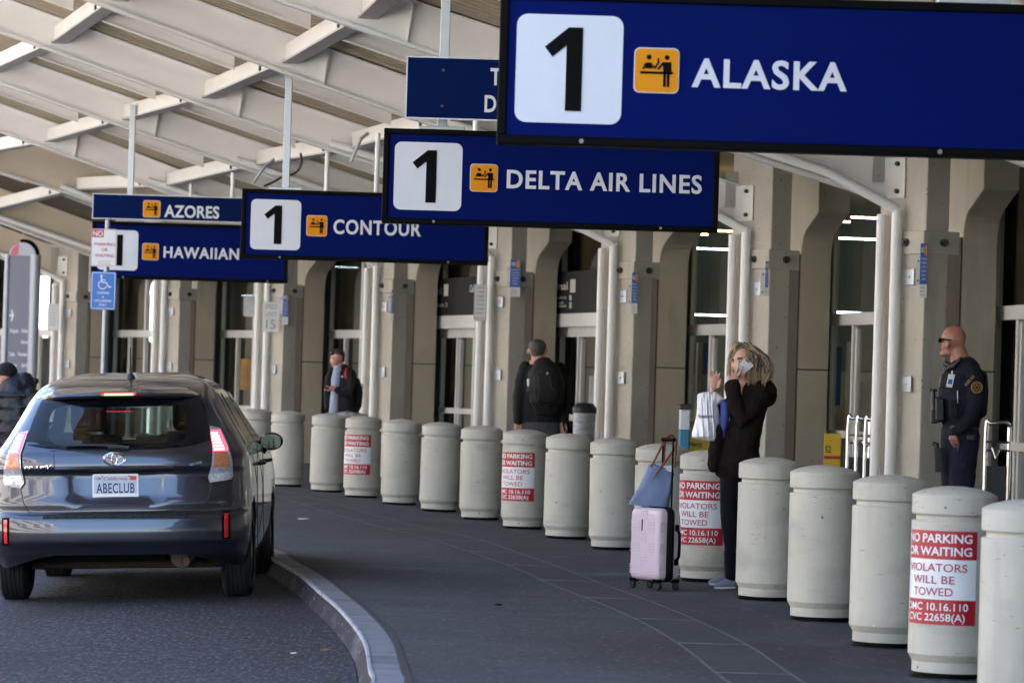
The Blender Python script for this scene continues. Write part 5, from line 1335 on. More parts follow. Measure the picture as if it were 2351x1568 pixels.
Oo.limb([(2205,985,0,43,42),(2203,1010,0,44,42)]).limb([(2216,1000,-16,35,32),(2210,1080,-18,31,28),(2207,1180,-18,26,24),(2206,1326,-18,19,22)]).limb([(2190,1000,16,31,30),(2185,1100,18,25,26),(2187,1326,18,18,22)])
Oo.fuse('trousers', M['uniform2'], of, .010, 6, noise=.012, nscale=.07)
for d, x in ((-18,2200),(18,2184)):
    Oo.limb([(x-20,1334,d,7,11),(x,1330,d,10,12),(x+14,1322,d,13,12)]); Oo.fuse('boot', M['gear'], of, .008, 3)
m = MB(); k = Oo.k
for z0,z1 in ((-19,19),):
    Oo.limb([(2158.5,779,-14,3.4,4),(2158,782,-10,4.2,5),(2158,782,10,4.2,5),(2158.5,779,14,3.4,4)], 10)
Oo.limb([(2160,778.5,-17,1.6),(2172,779.5,-22,1.5),(2184,781,-24.5,1.2)], 8).limb([(2160,778.5,17,1.6),(2184,781,24.5,1.2)], 8); Oo.put('sunglasses', M['black'], of)
# badge, shoulder patch, name tape
def quad(fig, pts, d, dz=0.0): return [fig.p(ox(a), oy(b), d+dz) for a,b in pts]
m = MB(); m.prism(quad(Oo, ((350,497),(405,503),(380,612),(328,606)), -54), Vector((0,.003,0))); bd = obj('id_badge', m, M['sheet'], of)
m = MB(); m.prism(quad(Oo, ((352,540),(385,544),(377,585),(344,580)), -54.6), Vector((0,.001,0))); obj('photo', m, M['lamblue'], bd)
m = MB(); m.prism(quad(Oo, ((374,470),(386,470),(386,500),(374,500)), -54), Vector((0,.003,0))); obj('clip', m, M['silver'], bd)
M['gold'] = pm('gold', (.42,.27,.05), rough=.6)
def patchpt(u, v): return Oo.p(2242.7+u, 889.3+v, -68.6 + abs(u)*.12)
m = MB(); ring_ = [patchpt(12.2*math.cos(2*PI*i/30), 12.2*math.sin(2*PI*i/30)) for i in range(32)]; m.tube(ring_, .0035, 5, cap=False)
ring_ = [patchpt(8.6*math.cos(2*PI*i/30), 8.6*math.sin(2*PI*i/30)) for i in range(32)]; m.tube(ring_, .0012, 5, cap=False)
star = [patchpt((7.2 if i%2==0 else 3.4)*math.cos(PI*i/6-PI/2), (7.2 if i%2==0 else 3.4)*math.sin(PI*i/6-PI/2)) + Vector((0,-.002,0)) for i in range(12)]; m.tube(star+star[:2], .0022, 5, cap=False)
obj('shoulder_patch', m, M['gold'], of)
ca, sa = math.cos(math.radians(46)), math.sin(math.radians(46))
m = MB(); put_text(m, 'EOD K9', lambda u,v: Oo.p(2218+u*ca-v*sa, 886-u*sa-v*ca, -70), w=29, h=6.2, bold=.03, spacing=1.1); obj('sleeve_lettering', m, M['gold'], of)
# vest gear
def gbox(x0, y0, x1, y1, d0, d1, name, mat=None, lean=0): 
    a = [Oo.p(ox(x0+lean), oy(y0), d0), Oo.p(ox(x1+lean), oy(y0), d0), Oo.p(ox(x1), oy(y1), d0), Oo.p(ox(x0), oy(y1), d0)]
    m = MB(); m.prism(a, Vector((0,(d1-d0)*Oo.k,0))); return obj(name, m, mat or M['gear'], of, bevel=.008, seg=2)
gbox(272,500,335,612,-34,-14,'radio',lean=18); gbox(215,690,290,905,-24,6,'pouch'); gbox(246,700,312,890,-44,-20,'magazine_pouch'); gbox(204,800,262,912,-30,0,'pouch')
gbox(362,720,428,860,-56,-44,'pouch', M['vest']); gbox(505,1005,575,1055,-52,-44,'belt_pouch')
Oo.limb([(ox(222),oy(640),-20,5),(ox(228),oy(760),-20,4.5)], 10).limb([(ox(200),oy(634),-20,3),(ox(248),oy(634),-20,3)], 8); Oo.put('torch', M['gear'], of)
Oo.limb([(ox(330),oy(415),-10,7),(ox(390),oy(440),-34,6),(ox(452),oy(368),-40,5)], 10).limb([(ox(340),oy(460),-22,6),(ox(400),oy(420),-36,5)], 8); Oo.put('microphone', M['gear'], of)
Oo.limb([(ox(425),oy(640),-56,1.2),(ox(428),oy(740),-56,1.2)], 6); Oo.put('cord', M['steel'], of)
gbox(236,1120,302,1320,-24,-2,'holster',lean=-8); Oo.limb([(ox(228),oy(1085),-16,5.5),(ox(248),oy(1085),-16,6),(ox(246),oy(1130),-16,7)], 10); Oo.put('pistol_grip', M['gear'], of)
Oo.limb([(ox(440),oy(1080),-50,2.2),(ox(428),oy(1150),-50,1.6)], 8); Oo.put('knife_clip', M['gear'], of)
# ---------------------------------------------------------------- man with the backpack, from behind
B_ = Fig(40.0)
bp_ = thing('person', 'grey haired man in a black jacket walking away with a black backpack', 'person', gnd(1243,1176))
B_.ball(1234,799,0,19.5,21,21).ball(1234,808,2,17,16,18).ball(1213.5,807,2,3.5,7,4).ball(1254.5,807,2,3.5,7,4).limb([(1235,812,0,15),(1237,832,0,17)])
B_.limb([(1240,840,0,30,22),(1243,900,0,40,24),(1243,975,0,36,22)]).limb([(1203,850,0,13),(1192,910,0,11),(1188,972,-4,8)]).limb([(1286,850,0,13),(1296,910,0,11),(1294,972,-4,8)])
for hx in (1187,1294):
    B_.limb([(hx,974,-4,7,5),(hx,984,-4,7.5,5)])
    for i in range(4): B_.limb([(hx-5+i*3.2,985,-5,2.2),(hx-4+i*3,993,-8,1.9),(hx-3+i*2.6,998,-6,1.6)], 7)
    B_.limb([(hx+6,978,-6,2.4),(hx+8,987,-8,2)], 7)
B_.limb([(1225,980,0,18),(1224,1080,0,14),(1224,1165,0,9)]).limb([(1262,980,0,18),(1262,1080,0,14),(1262,1165,0,9)])
B_.fuse('body', M['skin3'], bp_, .008, 3, factor=.4)
B_.ball(1234,795,1,20.6,17,21.5).limb([(1234,799,-6,19.6,16.5),(1234,810,-5,15.5,14)]); B_.fuse('hair', M['hairgrey'], bp_, .007, 3)
B_.limb([(1237,828,2,19,16),(1240,840,0,38,24),(1243,862,0,50,28),(1244,910,0,48,29),(1243,966,0,45,27)])
B_.limb([(1207,845,0,17),(1197,880,0,16),(1192,915,-2,15),(1189,968,-4,11)]).limb([(1283,846,0,17),(1293,880,0,16),(1297,915,-2,15),(1295,966,-4,11)])
B_.fuse('jacket', M['jacket'], bp_, .011, 5, noise=.012, nscale=.08)
B_.limb([(1243,966,0,43,26),(1243,985,0,42,26)]).limb([(1223,985,0,23,23),(1223,1166,0,15,17)]).limb([(1263,985,0,23,23),(1263,1166,0,15,17)]); B_.fuse('trousers', M['greytrouser'], bp_, .012, 5, noise=.010, nscale=.08)
for x in (1222,1263): 
    B_.limb([(x,1172,-8,9,8),(x,1170,16,8,8)]); B_.fuse('shoe', M['gear'], bp_, .009, 3)
pk = thing('backpack', 'large black backpack worn by the grey haired man', 'bag', B_.p(1252,880,-42))
B_.limb([(1246,836,-28,24,18),(1250,850,-36,36,24),(1254,880,-42,42,28),(1256,920,-38,40,26),(1256,938,-34,32,20)]); B_.fuse('main_pocket', M['pack'], pk, .010, 4, noise=.012, nscale=.06)
B_.limb([(1250,862,-62,26,10),(1254,890,-66,31,10),(1256,918,-62,27,9)]); B_.fuse('front_pocket', M['pack'], pk, .008, 4)
B_.limb([(1220,855,-30,7,16),(1217,900,-34,8,16)]); B_.fuse('side_pocket', M['pack'], pk, .008, 3)
B_.limb([(1213,872,-46,3.2),(1214,884,-46,3.4)], 8); B_.put('bottle_cap', M['sheet'], pk)
B_.limb([(1236,866,-74,1),(1238,890,-78,1),(1236,918,-74,1)], 6).limb([(1262,864,-74,1),(1266,890,-78,1),(1282,912,-62,1)], 6).limb([(1232,914,-66,1.4),(1240,930,-62,1.4),(1246,936,-58,1.4)], 6); B_.put('webbing', pm('webbing', (.03,.03,.032), rough=.6), pk)
B_.limb([(1255,857,-72,3.2,1),(1259,857,-72,3.2,1)], 8); B_.put('badge', M['greytext'], pk)
B_.limb([(1290,962,-12,2),(1297,990,-14,2)], 6); B_.put('strap', M['pack'], pk)
# ---------------------------------------------------------------- young man looking at his phone
Yf = Fig(46.6); ym = thing('person', 'young dark haired man in a black jacket looking down at his phone', 'person', gnd(786,1121))
Yf.ball(774,820,0,14.5,17,15).ball(769,829,-3,11,13,11).limb([(767,841,-4,5,6),(771,840,-3,6,7)]).limb([(760.5,826,-5,1.6),(759,832,-6,2)], 8).ball(784,829,-4,2.5,5,3)
Yf.limb([(778,838,0,9),(784,852,0,11)]).limb([(784,858,0,22,18),(784,900,0,25,18),(787,950,0,24,18)])
Yf.limb([(804,860,-14,9),(803,900,-22,8),(770,893,-26,5.5)]).limb([(766,860,14,9),(757,900,8,8),(752,893,-14,5.5)])
for (hx,hy,d) in ((764,892,-27),(754,893,-16)):
    Yf.limb([(hx+4,hy,d,5.5,4),(hx-3,hy,d-1,6,4)])
    for i in range(4): Yf.limb([(hx-4,hy-4+i*2.6,d-1,1.7),(hx-8,hy-3+i*2.2,d-4,1.5),(hx-7,hy-2+i*1.9,d-7,1.3)], 7)
    Yf.limb([(hx,hy-5,d-2,1.9),(hx-5,hy-7,d-4,1.6)], 7)
Yf.limb([(775,955,0,15),(775,1040,0,12),(775,1110,0,8)]).limb([(798,955,4,15),(798,1040,4,12),(798,1110,4,8)]); Yf.fuse('body', M['skin3'], ym, .007, 3, factor=.4)
Yf.ball(775,812.5,2,16,12.5,16).limb([(784,815,4,8,12),(786,828,5,5,10)]).limb([(764,810,-6,6,9),(760,813,-5,3,7)]); Yf.fuse('hair', M['hairdark'], ym, .006, 3, noise=.008, nscale=.02)
Yf.limb([(761.5,822.5,-12.5,1.2,.8),(767,822,-13,1.2,.8)], 7); Yf.put('eyebrow', M['brow'], ym)
Yf.limb([(762,836,-10,1.2),(766,836.5,-11,1.2)], 7); Yf.put('lips', M['lip'], ym)
Yf.limb([(776,846,-10,10,9),(772,870,-13,12,10),(769,900,-13,10,11),(766,946,-12,11,11)]); Yf.fuse('shirt', M['shirt'], ym, .008, 4, noise=.006, nscale=.05)
Yf.limb([(789,846,0,12,14),(792,856,-2,20,20),(795,900,-3,24,23),(797,952,-3,25,22)]).limb([(763,850,-4,8,9),(755,870,-6,9,10),(752,900,-4,9,11),(752,940,-2,7,11)])
Yf.limb([(806,858,-12,12),(808,885,-20,12),(801,904,-24,11),(782,900,-26,8.5),(772,894,-26,7)]).limb([(764,860,14,11),(755,895,10,10),(752,902,0,8),(752,896,-8,6.5)])
Yf.fuse('jacket', M['jacket'], ym, .009, 5, noise=.010, nscale=.06)
Yf.limb([(785,946,2,27,20),(785,962,2,27,20)]).limb([(775,960,0,18,18),(775,1112,0,12,14)]).limb([(798,960,4,18,18),(798,1112,4,12,14)]); Yf.fuse('trousers', M['jeans'], ym, .011, 5)
for x in (770,794): 
    Yf.limb([(x-6,1117,-3,5,7),(x+6,1115,0,6,7)]); Yf.fuse('shoe', M['gear'], ym, .009, 3)
Yf.limb([(796,846,-16,3,1.5),(793,858,-22,3.2,1.5),(795,868,-24,2.6,1.5)], 8); Yf.put('red_flash', M['red'], ym)
Yf.limb([(784,864,-22,1.6,.8),(787,865,-22,2.2,.8)], 7); Yf.put('chest_logo', M['sheet'], ym)
m = MB(); m.prism([Yf.p(745,889,-26),Yf.p(756,888,-30),Yf.p(757,892,-30),Yf.p(746,893,-26)], Vector((0,.01,0))); t_ = thing('phone','dark phone held in both hands by the young man','phone',Yf.p(750,890,-28)); obj('case', m, M['black'], t_)
yb_ = thing('backpack', 'black backpack hanging behind the young man', 'bag', Yf.p(824,905,8))
Yf.limb([(818,875,8,9,16),(824,900,8,10,18),(822,930,8,9,17),(816,944,8,7,15)]); Yf.fuse('pocket', M['pack'], yb_, .009, 4); Yf.limb([(824,884,0,1.6),(832,882,0,1.6),(832,892,0,1.6)], 6).limb([(818,905,-8,1),(812,940,-8,1)], 6); Yf.put('strap', M['gear'], yb_)
# ---------------------------------------------------------------- person at the left edge
Lf = Fig(33.0); lp = thing('person', 'person in black puffer jacket and cap at the left edge behind the car', 'person', Vector((pix(35,1280,33.0).x, 33.0, -.33)))
Lf.ball(14,860,0,23,27,26).ball(6,872,-6,15,17,15).ball(-7,868,-8,4,5,4).limb([(18,880,0,16),(26,900,0,18)]).limb([(34,905,0,40,30),(36,980,0,44,32),(36,1080,0,36,30)])
Lf.limb([(70,915,-14,15),(80,985,-20,12),(30,1020,-34,9),(20,1024,-36,8)]).limb([(4,915,10,15),(-6,985,6,12),(-20,1030,-20,9)])
for i in range(4): Lf.limb([(18-i*2,1020+i*3,-38,2.6),(8-i*2,1022+i*3,-40,2.3),(2-i,1026+i*3,-38,2)], 7)
Lf.limb([(20,1018,-42,3),(12,1012,-44,2.5)], 7)
Lf.limb([(22,1085,-2,22),(22,1275,-2,11)]).limb([(52,1085,4,22),(52,1275,4,11)]); Lf.fuse('body', M['skin3'], lp, .009, 3, factor=.4)
Lf.ball(15,856,2,26,25,29).limb([(18,862,6,24,26),(24,878,8,18,20)]); Lf.fuse('cap', M['jacket'], lp, .009, 3)
Lf.limb([(58,870,0,8,10),(72,878,0,13,12),(72,886,0,12,12)]).ball(76,875,0,14,9,12); Lf.fuse('hair', M['hairdark'], lp, .008, 3, noise=.012, nscale=.03)
Lf.limb([(20,884,-6,24,24),(58,882,0,30,26)]).limb([(34,895,0,46,36),(36,930,0,56,42),(36,985,0,56,42),(36,1040,0,54,42),(36,1080,0,52,40)])
for y in (905,932,960,988,1016,1044,1072): Lf.limb([(-18,y,0,10,38),(36,y+3,0,11,43),(86,y,0,10,38)], 12)
Lf.limb([(70,908,-16,22),(84,950,-22,20),(84,985,-26,18),(56,1010,-34,15),(34,1020,-36,13)]).limb([(2,908,14,22),(-8,985,8,18),(-20,1024,-16,13)])
Lf.fuse('puffer_jacket', M['puffer'], lp, .012, 4, noise=.02, nscale=.09)
Lf.limb([(36,1075,0,46,38),(36,1095,0,44,36)]).limb([(22,1090,-2,27,26),(22,1276,-2,16,18)]).limb([(52,1090,4,27,26),(52,1276,4,16,18)]); Lf.fuse('trousers', M['jacket'], lp, .013, 4)
for x, d in ((20,-2),(50,4)):
    Lf.limb([(x,1284,d-14,9,9),(x,1281,d+10,9,9)]); Lf.fuse('shoe', M['gear'], lp, .011, 3)
# ================================================================ suitcase, tote, small things
M['pink'] = pm('pink', (.64,.52,.59), rough=.38, var=.03, scale=5)
M['pinkrib'] = pm('pinkrib', (.60,.485,.585), rough=.38)
M['zipblack'] = pm('zipblack', (.010,.010,.012), rough=.6, bump=.2, bscale=120)
M['tote'] = pm('tote', (.10,.148,.27), rough=.6, var=.3, scale=7, bump=.15, bscale=60)
M['tan'] = pm('tan', (.23,.065,.028), rough=.5, var=.2, scale=12)
sx_ = lambda a: 1420.7+a*.2420; sy_ = lambda a: 992+a*.2420
SY = 25.95; ks = SY/F
base = gnd(sx_(335), sy_(1490)); base.y += .03; base.z = 0
TH = math.radians(-53)
su = thing('suitcase', 'pink hard shell suitcase with a black zip band standing beside the woman', 'suitcase', base); su.rotation_euler = (0,0,TH)
Lc = dict(parent=su, local=True)
sw, sdp, sh, z0 = .325, .215, .50, .065
def rbox(x0,y0,x1,y1,r,n=5): return rrect(x0,y0,x1,y1,r,n)
def shell(ya, yb, outer_first):
    """half shell: rounded in the face plane, swelling towards the outer face"""
    m = MB(); rows = []
    for t, ins in ((0,0),(.45,0),(.72,.006),(.88,.018),(.97,.034),(1.0,.05)):
        y = ya+(yb-ya)*t; rows.append([Vector((u,y,v)) for u,v in rbox(-sw/2+ins, z0+ins, sw/2-ins, z0+sh-ins, .045-.3*ins)])
    rows = [r+[r[0]] for r in rows]; m.grid(rows); m.add(rows[-1][:-1], [tuple(range(len(rows[-1])-1))]); m.add(rows[0][:-1], [tuple(range(len(rows[0])-1))]); return m
obj('front_shell', shell(-.030, -sdp/2, 1), M['pink'], smooth=35, **Lc); obj('back_shell', shell(.030, sdp/2, 1), M['pink'], smooth=35, **Lc)
m = MB(); m.prism([Vector((u,-.032,v)) for u,v in rbox(-sw/2-.003,z0-.003,sw/2+.003,z0+sh+.003,.047)], Vector((0,.064,0))); obj('zip_band', m, M['zipblack'], **Lc)
m = MB(); 
for y in (-.012,.012): 
    P = [Vector((u,y,v)) for u,v in rbox(-sw/2-.006,z0-.006,sw/2+.006,z0+sh+.006,.05)]; m.tube(P+P[:1], .004, 6, cap=False)
obj('zip', m, M['black'], **Lc)
m = MB()
for j in range(12):           # raised ribs in alternating blocks, on face and sides
    zb = z0+.045+j*.0375
    for i in range(3):
        x0 = -sw/2+.05+i*.078
        if (i+j//2) % 2 == 0:
            for q in range(2): m.box((x0,-sdp/2-.0035,zb+q*.017),(x0+.074,-sdp/2+.004,zb+q*.017+.007))
    if (j//2) % 2 == 0:
        for q in range(2):
            for xs in (-1,1):
                m.box((min(xs*(sw/2+.003),xs*(sw/2-.01)),-.095,zb+q*.017),(max(xs*(sw/2+.003),xs*(sw/2-.01)),-.036,zb+q*.017+.007)); m.box((min(xs*(sw/2+.003),xs*(sw/2-.01)),.036,zb+q*.017),(max(xs*(sw/2+.003),xs*(sw/2-.01)),.095,zb+q*.017+.007))
obj('ribs', m, M['pinkrib'], bevel=.002, **Lc)
for sg in (1,):
    m = MB(); m.tube([Vector((sw/2+.004,.055,z0+.14)),Vector((sw/2+.03,.055,z0+.17)),Vector((sw/2+.034,.055,z0+.25)),Vector((sw/2+.03,.055,z0+.33)),Vector((sw/2+.004,.055,z0+.36))], .011, 8); m.box((sw/2-.004,.04,z0+.11),(sw/2+.008,.07,z0+.155)); m.box((sw/2-.004,.04,z0+.345),(sw/2+.008,.07,z0+.39)); obj('grab_handle', m, M['black'], smooth=40, **Lc)
m = MB(); m.box((-.02,-sdp/2-.004,z0+.34),(-.012,-sdp/2+.004,z0+.42)); obj('maker_plate', m, M['zipblack'], **Lc)
for xs in (-1,1):
    for ys in (-1,1):
        c = Vector((xs*(sw/2-.035), ys*(sdp/2-.03), 0))
        m = MB(); m.lathe([(0,-.012),(.024,-.012),(.029,-.006),(.029,.006),(.024,.012),(0,.012)], 20, (c.x+.012*xs,c.y,.029), axis='Y'); wl = obj('wheel', m, M['rubber'], smooth=40, **Lc)
        m = MB(); m.box((c.x-.028,c.y-.022,.05),(c.x+.028,c.y+.022,z0+.012)); m.tube([Vector((c.x,c.y,.06)),Vector((c.x+.01*xs,c.y,.032))], .012, 8); obj('castor_fork', m, M['black'], bevel=.004, **Lc)
m = MB(); zt = z0+sh+.475
for x in (-.055,.055): m.tube([Vector((x,.09,z0+sh-.01)),Vector((x,.09,zt))], .007, 8)
m.tube([Vector((-.065,.09,zt)),Vector((.065,.09,zt))], .014, 8); obj('pull_handle', m, M['black'], **Lc)
# tote
tt = thing('tote_bag', 'blue leather tote with brown handles standing on the pink suitcase', 'bag', pix(sx_(300),sy_(735),SY))
TR_ = [((92,682),(470,738),.075),((120,640),(478,715),.078),((180,540),(492,600),.075),((235,430),(508,480),.066),((283,318),(527,385),.050)]
def tot(t):
    i = min(len(TR_)-2, int(t*(len(TR_)-1))); f = t*(len(TR_)-1)-i; a, b = TR_[i], TR_[i+1]
    L_ = lambda p,q: (p[0]+(q[0]-p[0])*f, p[1]+(q[1]-p[1])*f); return L_(a[0],b[0]), L_(a[1],b[1]), a[2]+(b[2]-a[2])*f
m = MB(); rows = []
for i in range(13):
    (xa,ya),(xb,yb),hd = tot(i/12); ringp = []
    for k in range(28):
        a = 2*PI*k/28; cx = math.copysign(abs(math.cos(a))**.45, math.cos(a)); sy2 = math.copysign(abs(math.sin(a))**.45, math.sin(a))
        u = (cx+1)/2; x = xa+(xb-xa)*u; y = ya+(yb-ya)*u - (0 if sy2 < 0 else 8)
        ringp.append(pix(sx_(x), sy_(y), SY - .09 + hd*sy2 + .05*(u-.5)*-1 + .012*math.sin(6*u+i*.35)*(1-i/14)+.006*math.sin(15*u-i*.5)))
    rows.append(ringp+[ringp[0]])
m.grid(rows); m.add(rows[0][:-1], [tuple(range(28))]); obj('leather', m, M['tote'], tt, smooth=45)
m = MB(); m.add([p + Vector((0,0,-.02)) for p in rows[-1][:-1]], [tuple(range(28))]); obj('lining', m, M['blk2'], tt)
def strap(pts, name):
    m = MB(); P = [pix(sx_(a), sy_(b), SY-.09+c) for a,b,c in pts]; m.tube(smooth_line(P, 5), .0085, 8); obj(name, m, M['tan'], tt, smooth=50)
strap([(300,330,-.07),(345,255,-.06),(420,110,-.02),(470,38,.03),(520,40,.06),(545,100,.03),(520,170,.0),(440,280,-.05),(370,370,-.075),(345,410,-.08)], 'handle')
strap([(430,310,.07),(432,180,.07),(445,80,.06),(490,30,.06),(530,60,.07),(540,160,.07),(532,290,.075),(528,330,.07)], 'handle')
m = MB(); P = [pix(sx_(a), sy_(b), SY-.175) for a,b in ((350,375),(372,385),(330,452),(305,438))]; m.prism(P, Vector((0,.006,0))); obj('handle_tab', m, M['tote'], tt, bevel=.003)
m = MB(); P = [pix(sx_(a), sy_(b), SY-.11) for a,b in ((320,275),(400,320),(520,318),(525,385),(440,380),(330,330))]; m.prism(P, Vector((0,.03,0))); mg = thing('magazines', 'blue and white papers sticking out of the blue tote', 'papers', pix(sx_(430),sy_(330),SY)); obj('stack', m, M['sheet'], mg, bevel=.006)
m = MB(); P = [pix(sx_(a), sy_(b), SY-.12) for a,b in ((318,272),(350,300),(450,345),(440,372),(330,325))]; m.prism(P, Vector((0,.008,0))); obj('blue_cover', m, pm('cover', (.06,.22,.55), rough=.4), mg)
# ---------------------------------------------------------------- directory pylon
PYL = 58.0; px = lambda a: a*.328; py = lambda b: 526.6+b*.328
M['pylontop'] = pm('pylontop', (.36,.37,.40), rough=.45, metal=.3)
M['pylon'] = pm('pylon', (.20,.19,.235), rough=.5, var=.06, scale=1)
pb = pix(px(140), py(700), PYL); pyl = thing('directory_sign', 'tall grey directory pylon with rounded top listing airlines and an arrow', 'sign', (pb.x, PYL, 0))
kpy = PYL/F
X0, X1 = pix(px(66),py(400),PYL).x, pix(px(208),py(400),PYL).x; ZT = pix(px(140),py(185),PYL).z
m = MB(); m.box((X0,PYL,.0),(X1,PYL+.10,ZT)); obj('panel', m, M['pylon'], pyl)
m = MB(); cxm = (X0+X1)/2+.03; R_ = (X1-X0)/2+.05; pts = [Vector((cxm+R_*math.cos(PI*i/20), PYL-.01, ZT+R_*1.0*math.sin(PI*i/20))) for i in range(21)]; m.prism(pts, Vector((0,.12,0))); cp_ = obj('rounded_top', m, M['pylontop'], pyl)
m = MB(); P = [p + Vector((0,.06,0)) for p in pts[:13]]; m.tube([p+Vector((.02,0,.02)) for p in P], .035, 8); obj('black_edge', m, M['black'], pyl)
m = MB(); pts2 = [Vector((cxm-R_*.12+R_*.75*math.cos(PI*i/16+.0), PYL-.014, ZT+R_*.9*math.sin(PI*i/16))) for i in range(9,17)] + [Vector((cxm-R_*.3,PYL-.014,ZT+.02))]; m.add(pts2, [tuple(range(len(pts2)))]); obj('red_mark', m, pm('pylred', (.60,.12,.15), rough=.5), pyl)
for xx, r_ in ((X0-.045,.045),(X1+.075,.085)):
    m = MB(); m.tube([Vector((xx,PYL+.03,0)),Vector((xx,PYL+.03,ZT+.02))], r_, 16); obj('side_post', m, M['pylontop'], pyl, smooth=50)
m = MB()
for body, a0, a1, b_ in (('Allegiant',68,130,722),('Alaska',148,194,722),('Azores',145,193,800),('Delta',64,104,885),('Hawaiian',126,191,885),('Frontier',62,120,962),('Spirit',150,190,962)):
    q = pix(px(a0), py(b_), PYL); put_text(m, body, lambda u,v: Vector((q.x+u, PYL-.006, q.z+v)), w=(px(a1)-px(a0))*kpy, h=28*.328*kpy, bold=.02)
obj('lettering', m, M['sheet'], pyl)
m = MB(); ar = [(66,595),(84,595),(76,565),(84,560),(99,602),(84,645),(76,640),(84,612),(66,612)]
m.add([(lambda q: Vector((q.x,PYL-.006,q.z)))(pix(px(a),py(b_),PYL)) for a,b_ in ar], [tuple(range(len(ar)))]); obj('arrow', m, M['sheet'], pyl)
# ---------------------------------------------------------------- luggage trolleys
def trolley(x0, y0, x1, y1, Y, label, group='chrome luggage trolleys by the doors'):
    """upright frame seen from the end: x0..x1 width and y0 top, base on the pavement"""
    a = pix(x0,y0,Y); b = pix(x1,y0,Y); w = b.x-a.x; zt = a.z
    t = thing('luggage_trolley', label, 'trolley', (a.x+w/2, Y, 0), group)
    m = MB(); m.tube(smooth_line([Vector((a.x+.01,Y,.14)),Vector((a.x+.01,Y,zt-.06)),Vector((a.x+.04,Y-.03,zt)),Vector((b.x-.03,Y-.03,zt+.01)),Vector((b.x,Y,zt-.02))], 4), .017, 8); obj('frame', m, M['chrome'], t, smooth=50)
    m = MB(); m.tube([Vector((b.x,Y,zt-.02)),Vector((b.x,Y,.14))], .017, 8); obj('frame', m, M['chrome'], t, smooth=50)
    m = MB(); m.box((a.x+.02,Y+.02,.35),(b.x-.02,Y+.03,zt-.35)); obj('panel', m, pm('trolleypanel', (.04,.045,.06), rough=.4), t)
    m = MB(); 
    for z in (zt-.15,zt-.22): m.tube([Vector((a.x+.01,Y-.02,z)),Vector((b.x,Y-.02,z))], .010, 8)
    m.tube([Vector((a.x+w*.3,Y-.05,zt-.2)),Vector((a.x+w*.4,Y-.10,zt-.28)),Vector((a.x+w*.55,Y-.05,zt-.22))], .012, 8); obj('basket', m, M['chrome'], t)
    m = MB(); m.box((a.x,Y-.05,.12),(b.x,Y+.7,.16)); obj('deck', m, M['steel'], t)
    for xx in (a.x+.03, b.x-.03):
        m = MB(); m.lathe([(0,-.02),(.06,-.02),(.06,.02),(0,.02)], 16, (xx,Y,.06), axis='X'); obj('wheel', m, M['rubber'], t)
    return t
for i, dx in enumerate((0,1,2)):
    trolley(1946+dx*20, 960+dx*1.5, 1998+dx*20, 1090, 33.6+.0-.0*dx - .28*i, ['leftmost chrome trolley of the nested three by the doors behind the officer','middle chrome trolley of the nested three by the doors','rightmost chrome trolley of the nested three, against the white pipes'][i])
trolley(2262, 972, 2318, 1150, 30.6, 'single chrome trolley right of the police officer')
# ---------------------------------------------------------------- bins, posters, bag on the pavement
def gbase(x, y): return gnd(x, y)
YB = 41.2; a = pix(1316,935,YB); b = pix(1364,1100,YB)
tb = thing('litter_bin', 'grey litter bin with a clear plastic liner right of the backpack man', 'bin', ((a.x+b.x)/2, YB, 0))
cx = (a.x+b.x)/2; r_ = (b.x-a.x)/2
m = MB(); m.lathe([(r_*.85,.0),(r_*.9,.25),(r_*.9,.45),(0,.45)], 20, (cx,YB,0)); obj('drum', m, M['steel'], tb, smooth=40)
m = MB(); m.lathe([(r_*.93,.45),(r_*.97,.6),(r_*.95,.75),(r_*.98,a.z-.04)], 24, (cx,YB,0)); obj('liner', m, pm('liner', (.42,.46,.52), rough=.3, var=.5, scale=6, bump=.6, bscale=14, stretch=(1,1,4)), tb, smooth=40)
m = MB(); m.lathe([(r_*1.04,a.z-.06),(r_*1.04,a.z),(r_*.7,a.z+.05),(0,a.z+.06)], 24, (cx,YB,0)); obj('lid', m, M['trim'], tb, smooth=40)
YC = 36.2; a = pix(1563,928,YC); b = pix(1583,1010,YC)
rb_ = thing('recycling_bin', 'narrow blue and white recycling bin with black lid behind the woman', 'bin', ((a.x+b.x)/2, YC, 0))
m = MB(); m.box((a.x,YC,0),(b.x,YC+.3,a.z-.25)); obj('bin_body', m, pm('binblue', (.02,.20,.34), rough=.4), rb_, bevel=.01)
m = MB(); m.box((a.x,YC-.002,a.z-.25),(b.x,YC+.3,a.z-.05)); obj('label_panel', m, M['signwhite'], rb_, bevel=.01)
m = MB(); m.box((a.x-.01,YC-.02,a.z-.05),(b.x+.01,YC+.32,a.z)); obj('lid', m, M['trim'], rb_, bevel=.01)
M['posteryellow'] = pm('posteryellow', (.68,.46,.02), rough=.4)
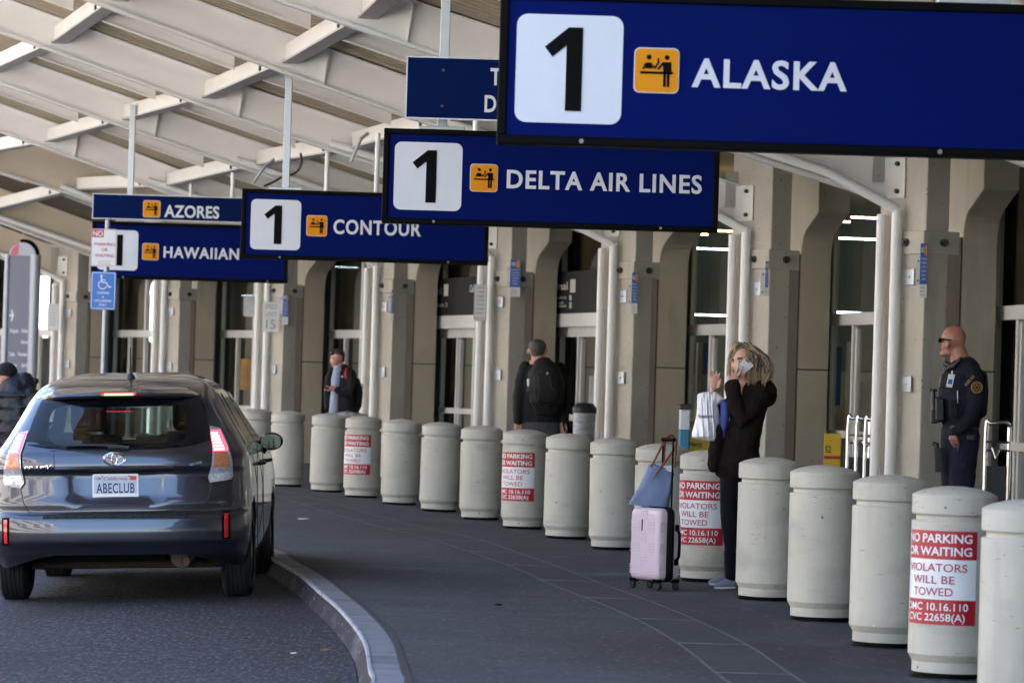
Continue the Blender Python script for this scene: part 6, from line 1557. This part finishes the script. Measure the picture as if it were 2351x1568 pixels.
def poster(Y, x0, y0, x1, y1, label, words, redband=None):
    a = pix(x0,y0,Y); b = pix(x1,y1,Y); t = thing('poster_stand', label, 'poster', ((a.x+b.x)/2,Y,0), 'yellow rental posters')
    m = MB(); m.box((a.x,Y,b.z),(b.x,Y+.02,a.z)); obj('board', m, M['posteryellow'], t)
    if redband: m = MB(); c = pix(x0,redband[0],Y); d = pix(x1,redband[1],Y); m.add([Vector((a.x,Y-.002,d.z)),Vector((b.x,Y-.002,d.z)),Vector((b.x,Y-.002,c.z)),Vector((a.x,Y-.002,c.z))],[(0,1,2,3)]); obj('red_band', m, M['red'], t)
    m = MB()
    for body, wx0, wx1, base, cap in words:
        q = pix(wx0,base,Y); put_text(m, body, lambda u,v: Vector((q.x+u,Y-.003,q.z+v)), w=(wx1-wx0)*Y/F, h=cap*Y/F, bold=.02)
    obj('lettering', m, M['blacktext'], t)
    m = MB(); m.box((a.x+.02,Y+.02,0),(b.x-.02,Y+.05,b.z)); obj('stand', m, M['trim'], t); return t
poster(36.6, 1586, 1000, 1634, 1044, 'yellow poster with dark script behind the woman and her white bag', [('Hertz',1582,1612,1024,11)])
poster(35.2, 1893, 995, 1929, 1070, 'yellow poster with a red band, standing in for its reflection in the door glass right of the woman', [('S2',1894,1908,1038,15)], (1046,1054))  # solid board standing in for a poster mirrored in the door glass
cb_ = Fig(45.7); tbg = thing('checked_bag', 'checked grey travel bag on a case beside the young man, behind the bollards', 'bag', cb_.p(806,1000))
cb_.limb([(775,956,0,9,14),(800,955,0,12,16),(838,958,0,9,14)]).limb([(806,962,0,34,16),(806,1040,0,34,16)]); cb_.fuse('fabric', pm('check', (.30,.29,.30), rough=.8, var=.6, scale=26), tbg, .012, 3)
cb_.limb([(790,950,-10,1.6),(806,944,-10,1.6),(824,950,-10,1.6)], 6); cb_.put('handle', M['gear'], tbg)
# litter on the road and pavement
for (x, y, z, s_, mat, lab) in ((1032-0,1192,0,.055,'sheet','scrap of white paper on the pavement near the far bollards'),(1144,1389,0,.02,'black','small dark pebble on the pavement'),(755,1452,-.13,.03,'tan','reddish leaf by the kerb'),(748,1494,-.13,.03,'tan','brown leaf on the road by the kerb'),(675,1502,-.14,.022,'platerim','pale scrap on the road')):
    p = gnd(x if x != 1032 else 697, y, z); m = MB(); m.prism([p+Vector((s_*a,s_*b*2.2,.004)) for a,b in ((-1,-.6),(.2,-1),(1,.1),(.3,.9),(-.7,.6))], Vector((0,0,.006))); tag(obj('litter', m, M[mat]), lab, 'litter')
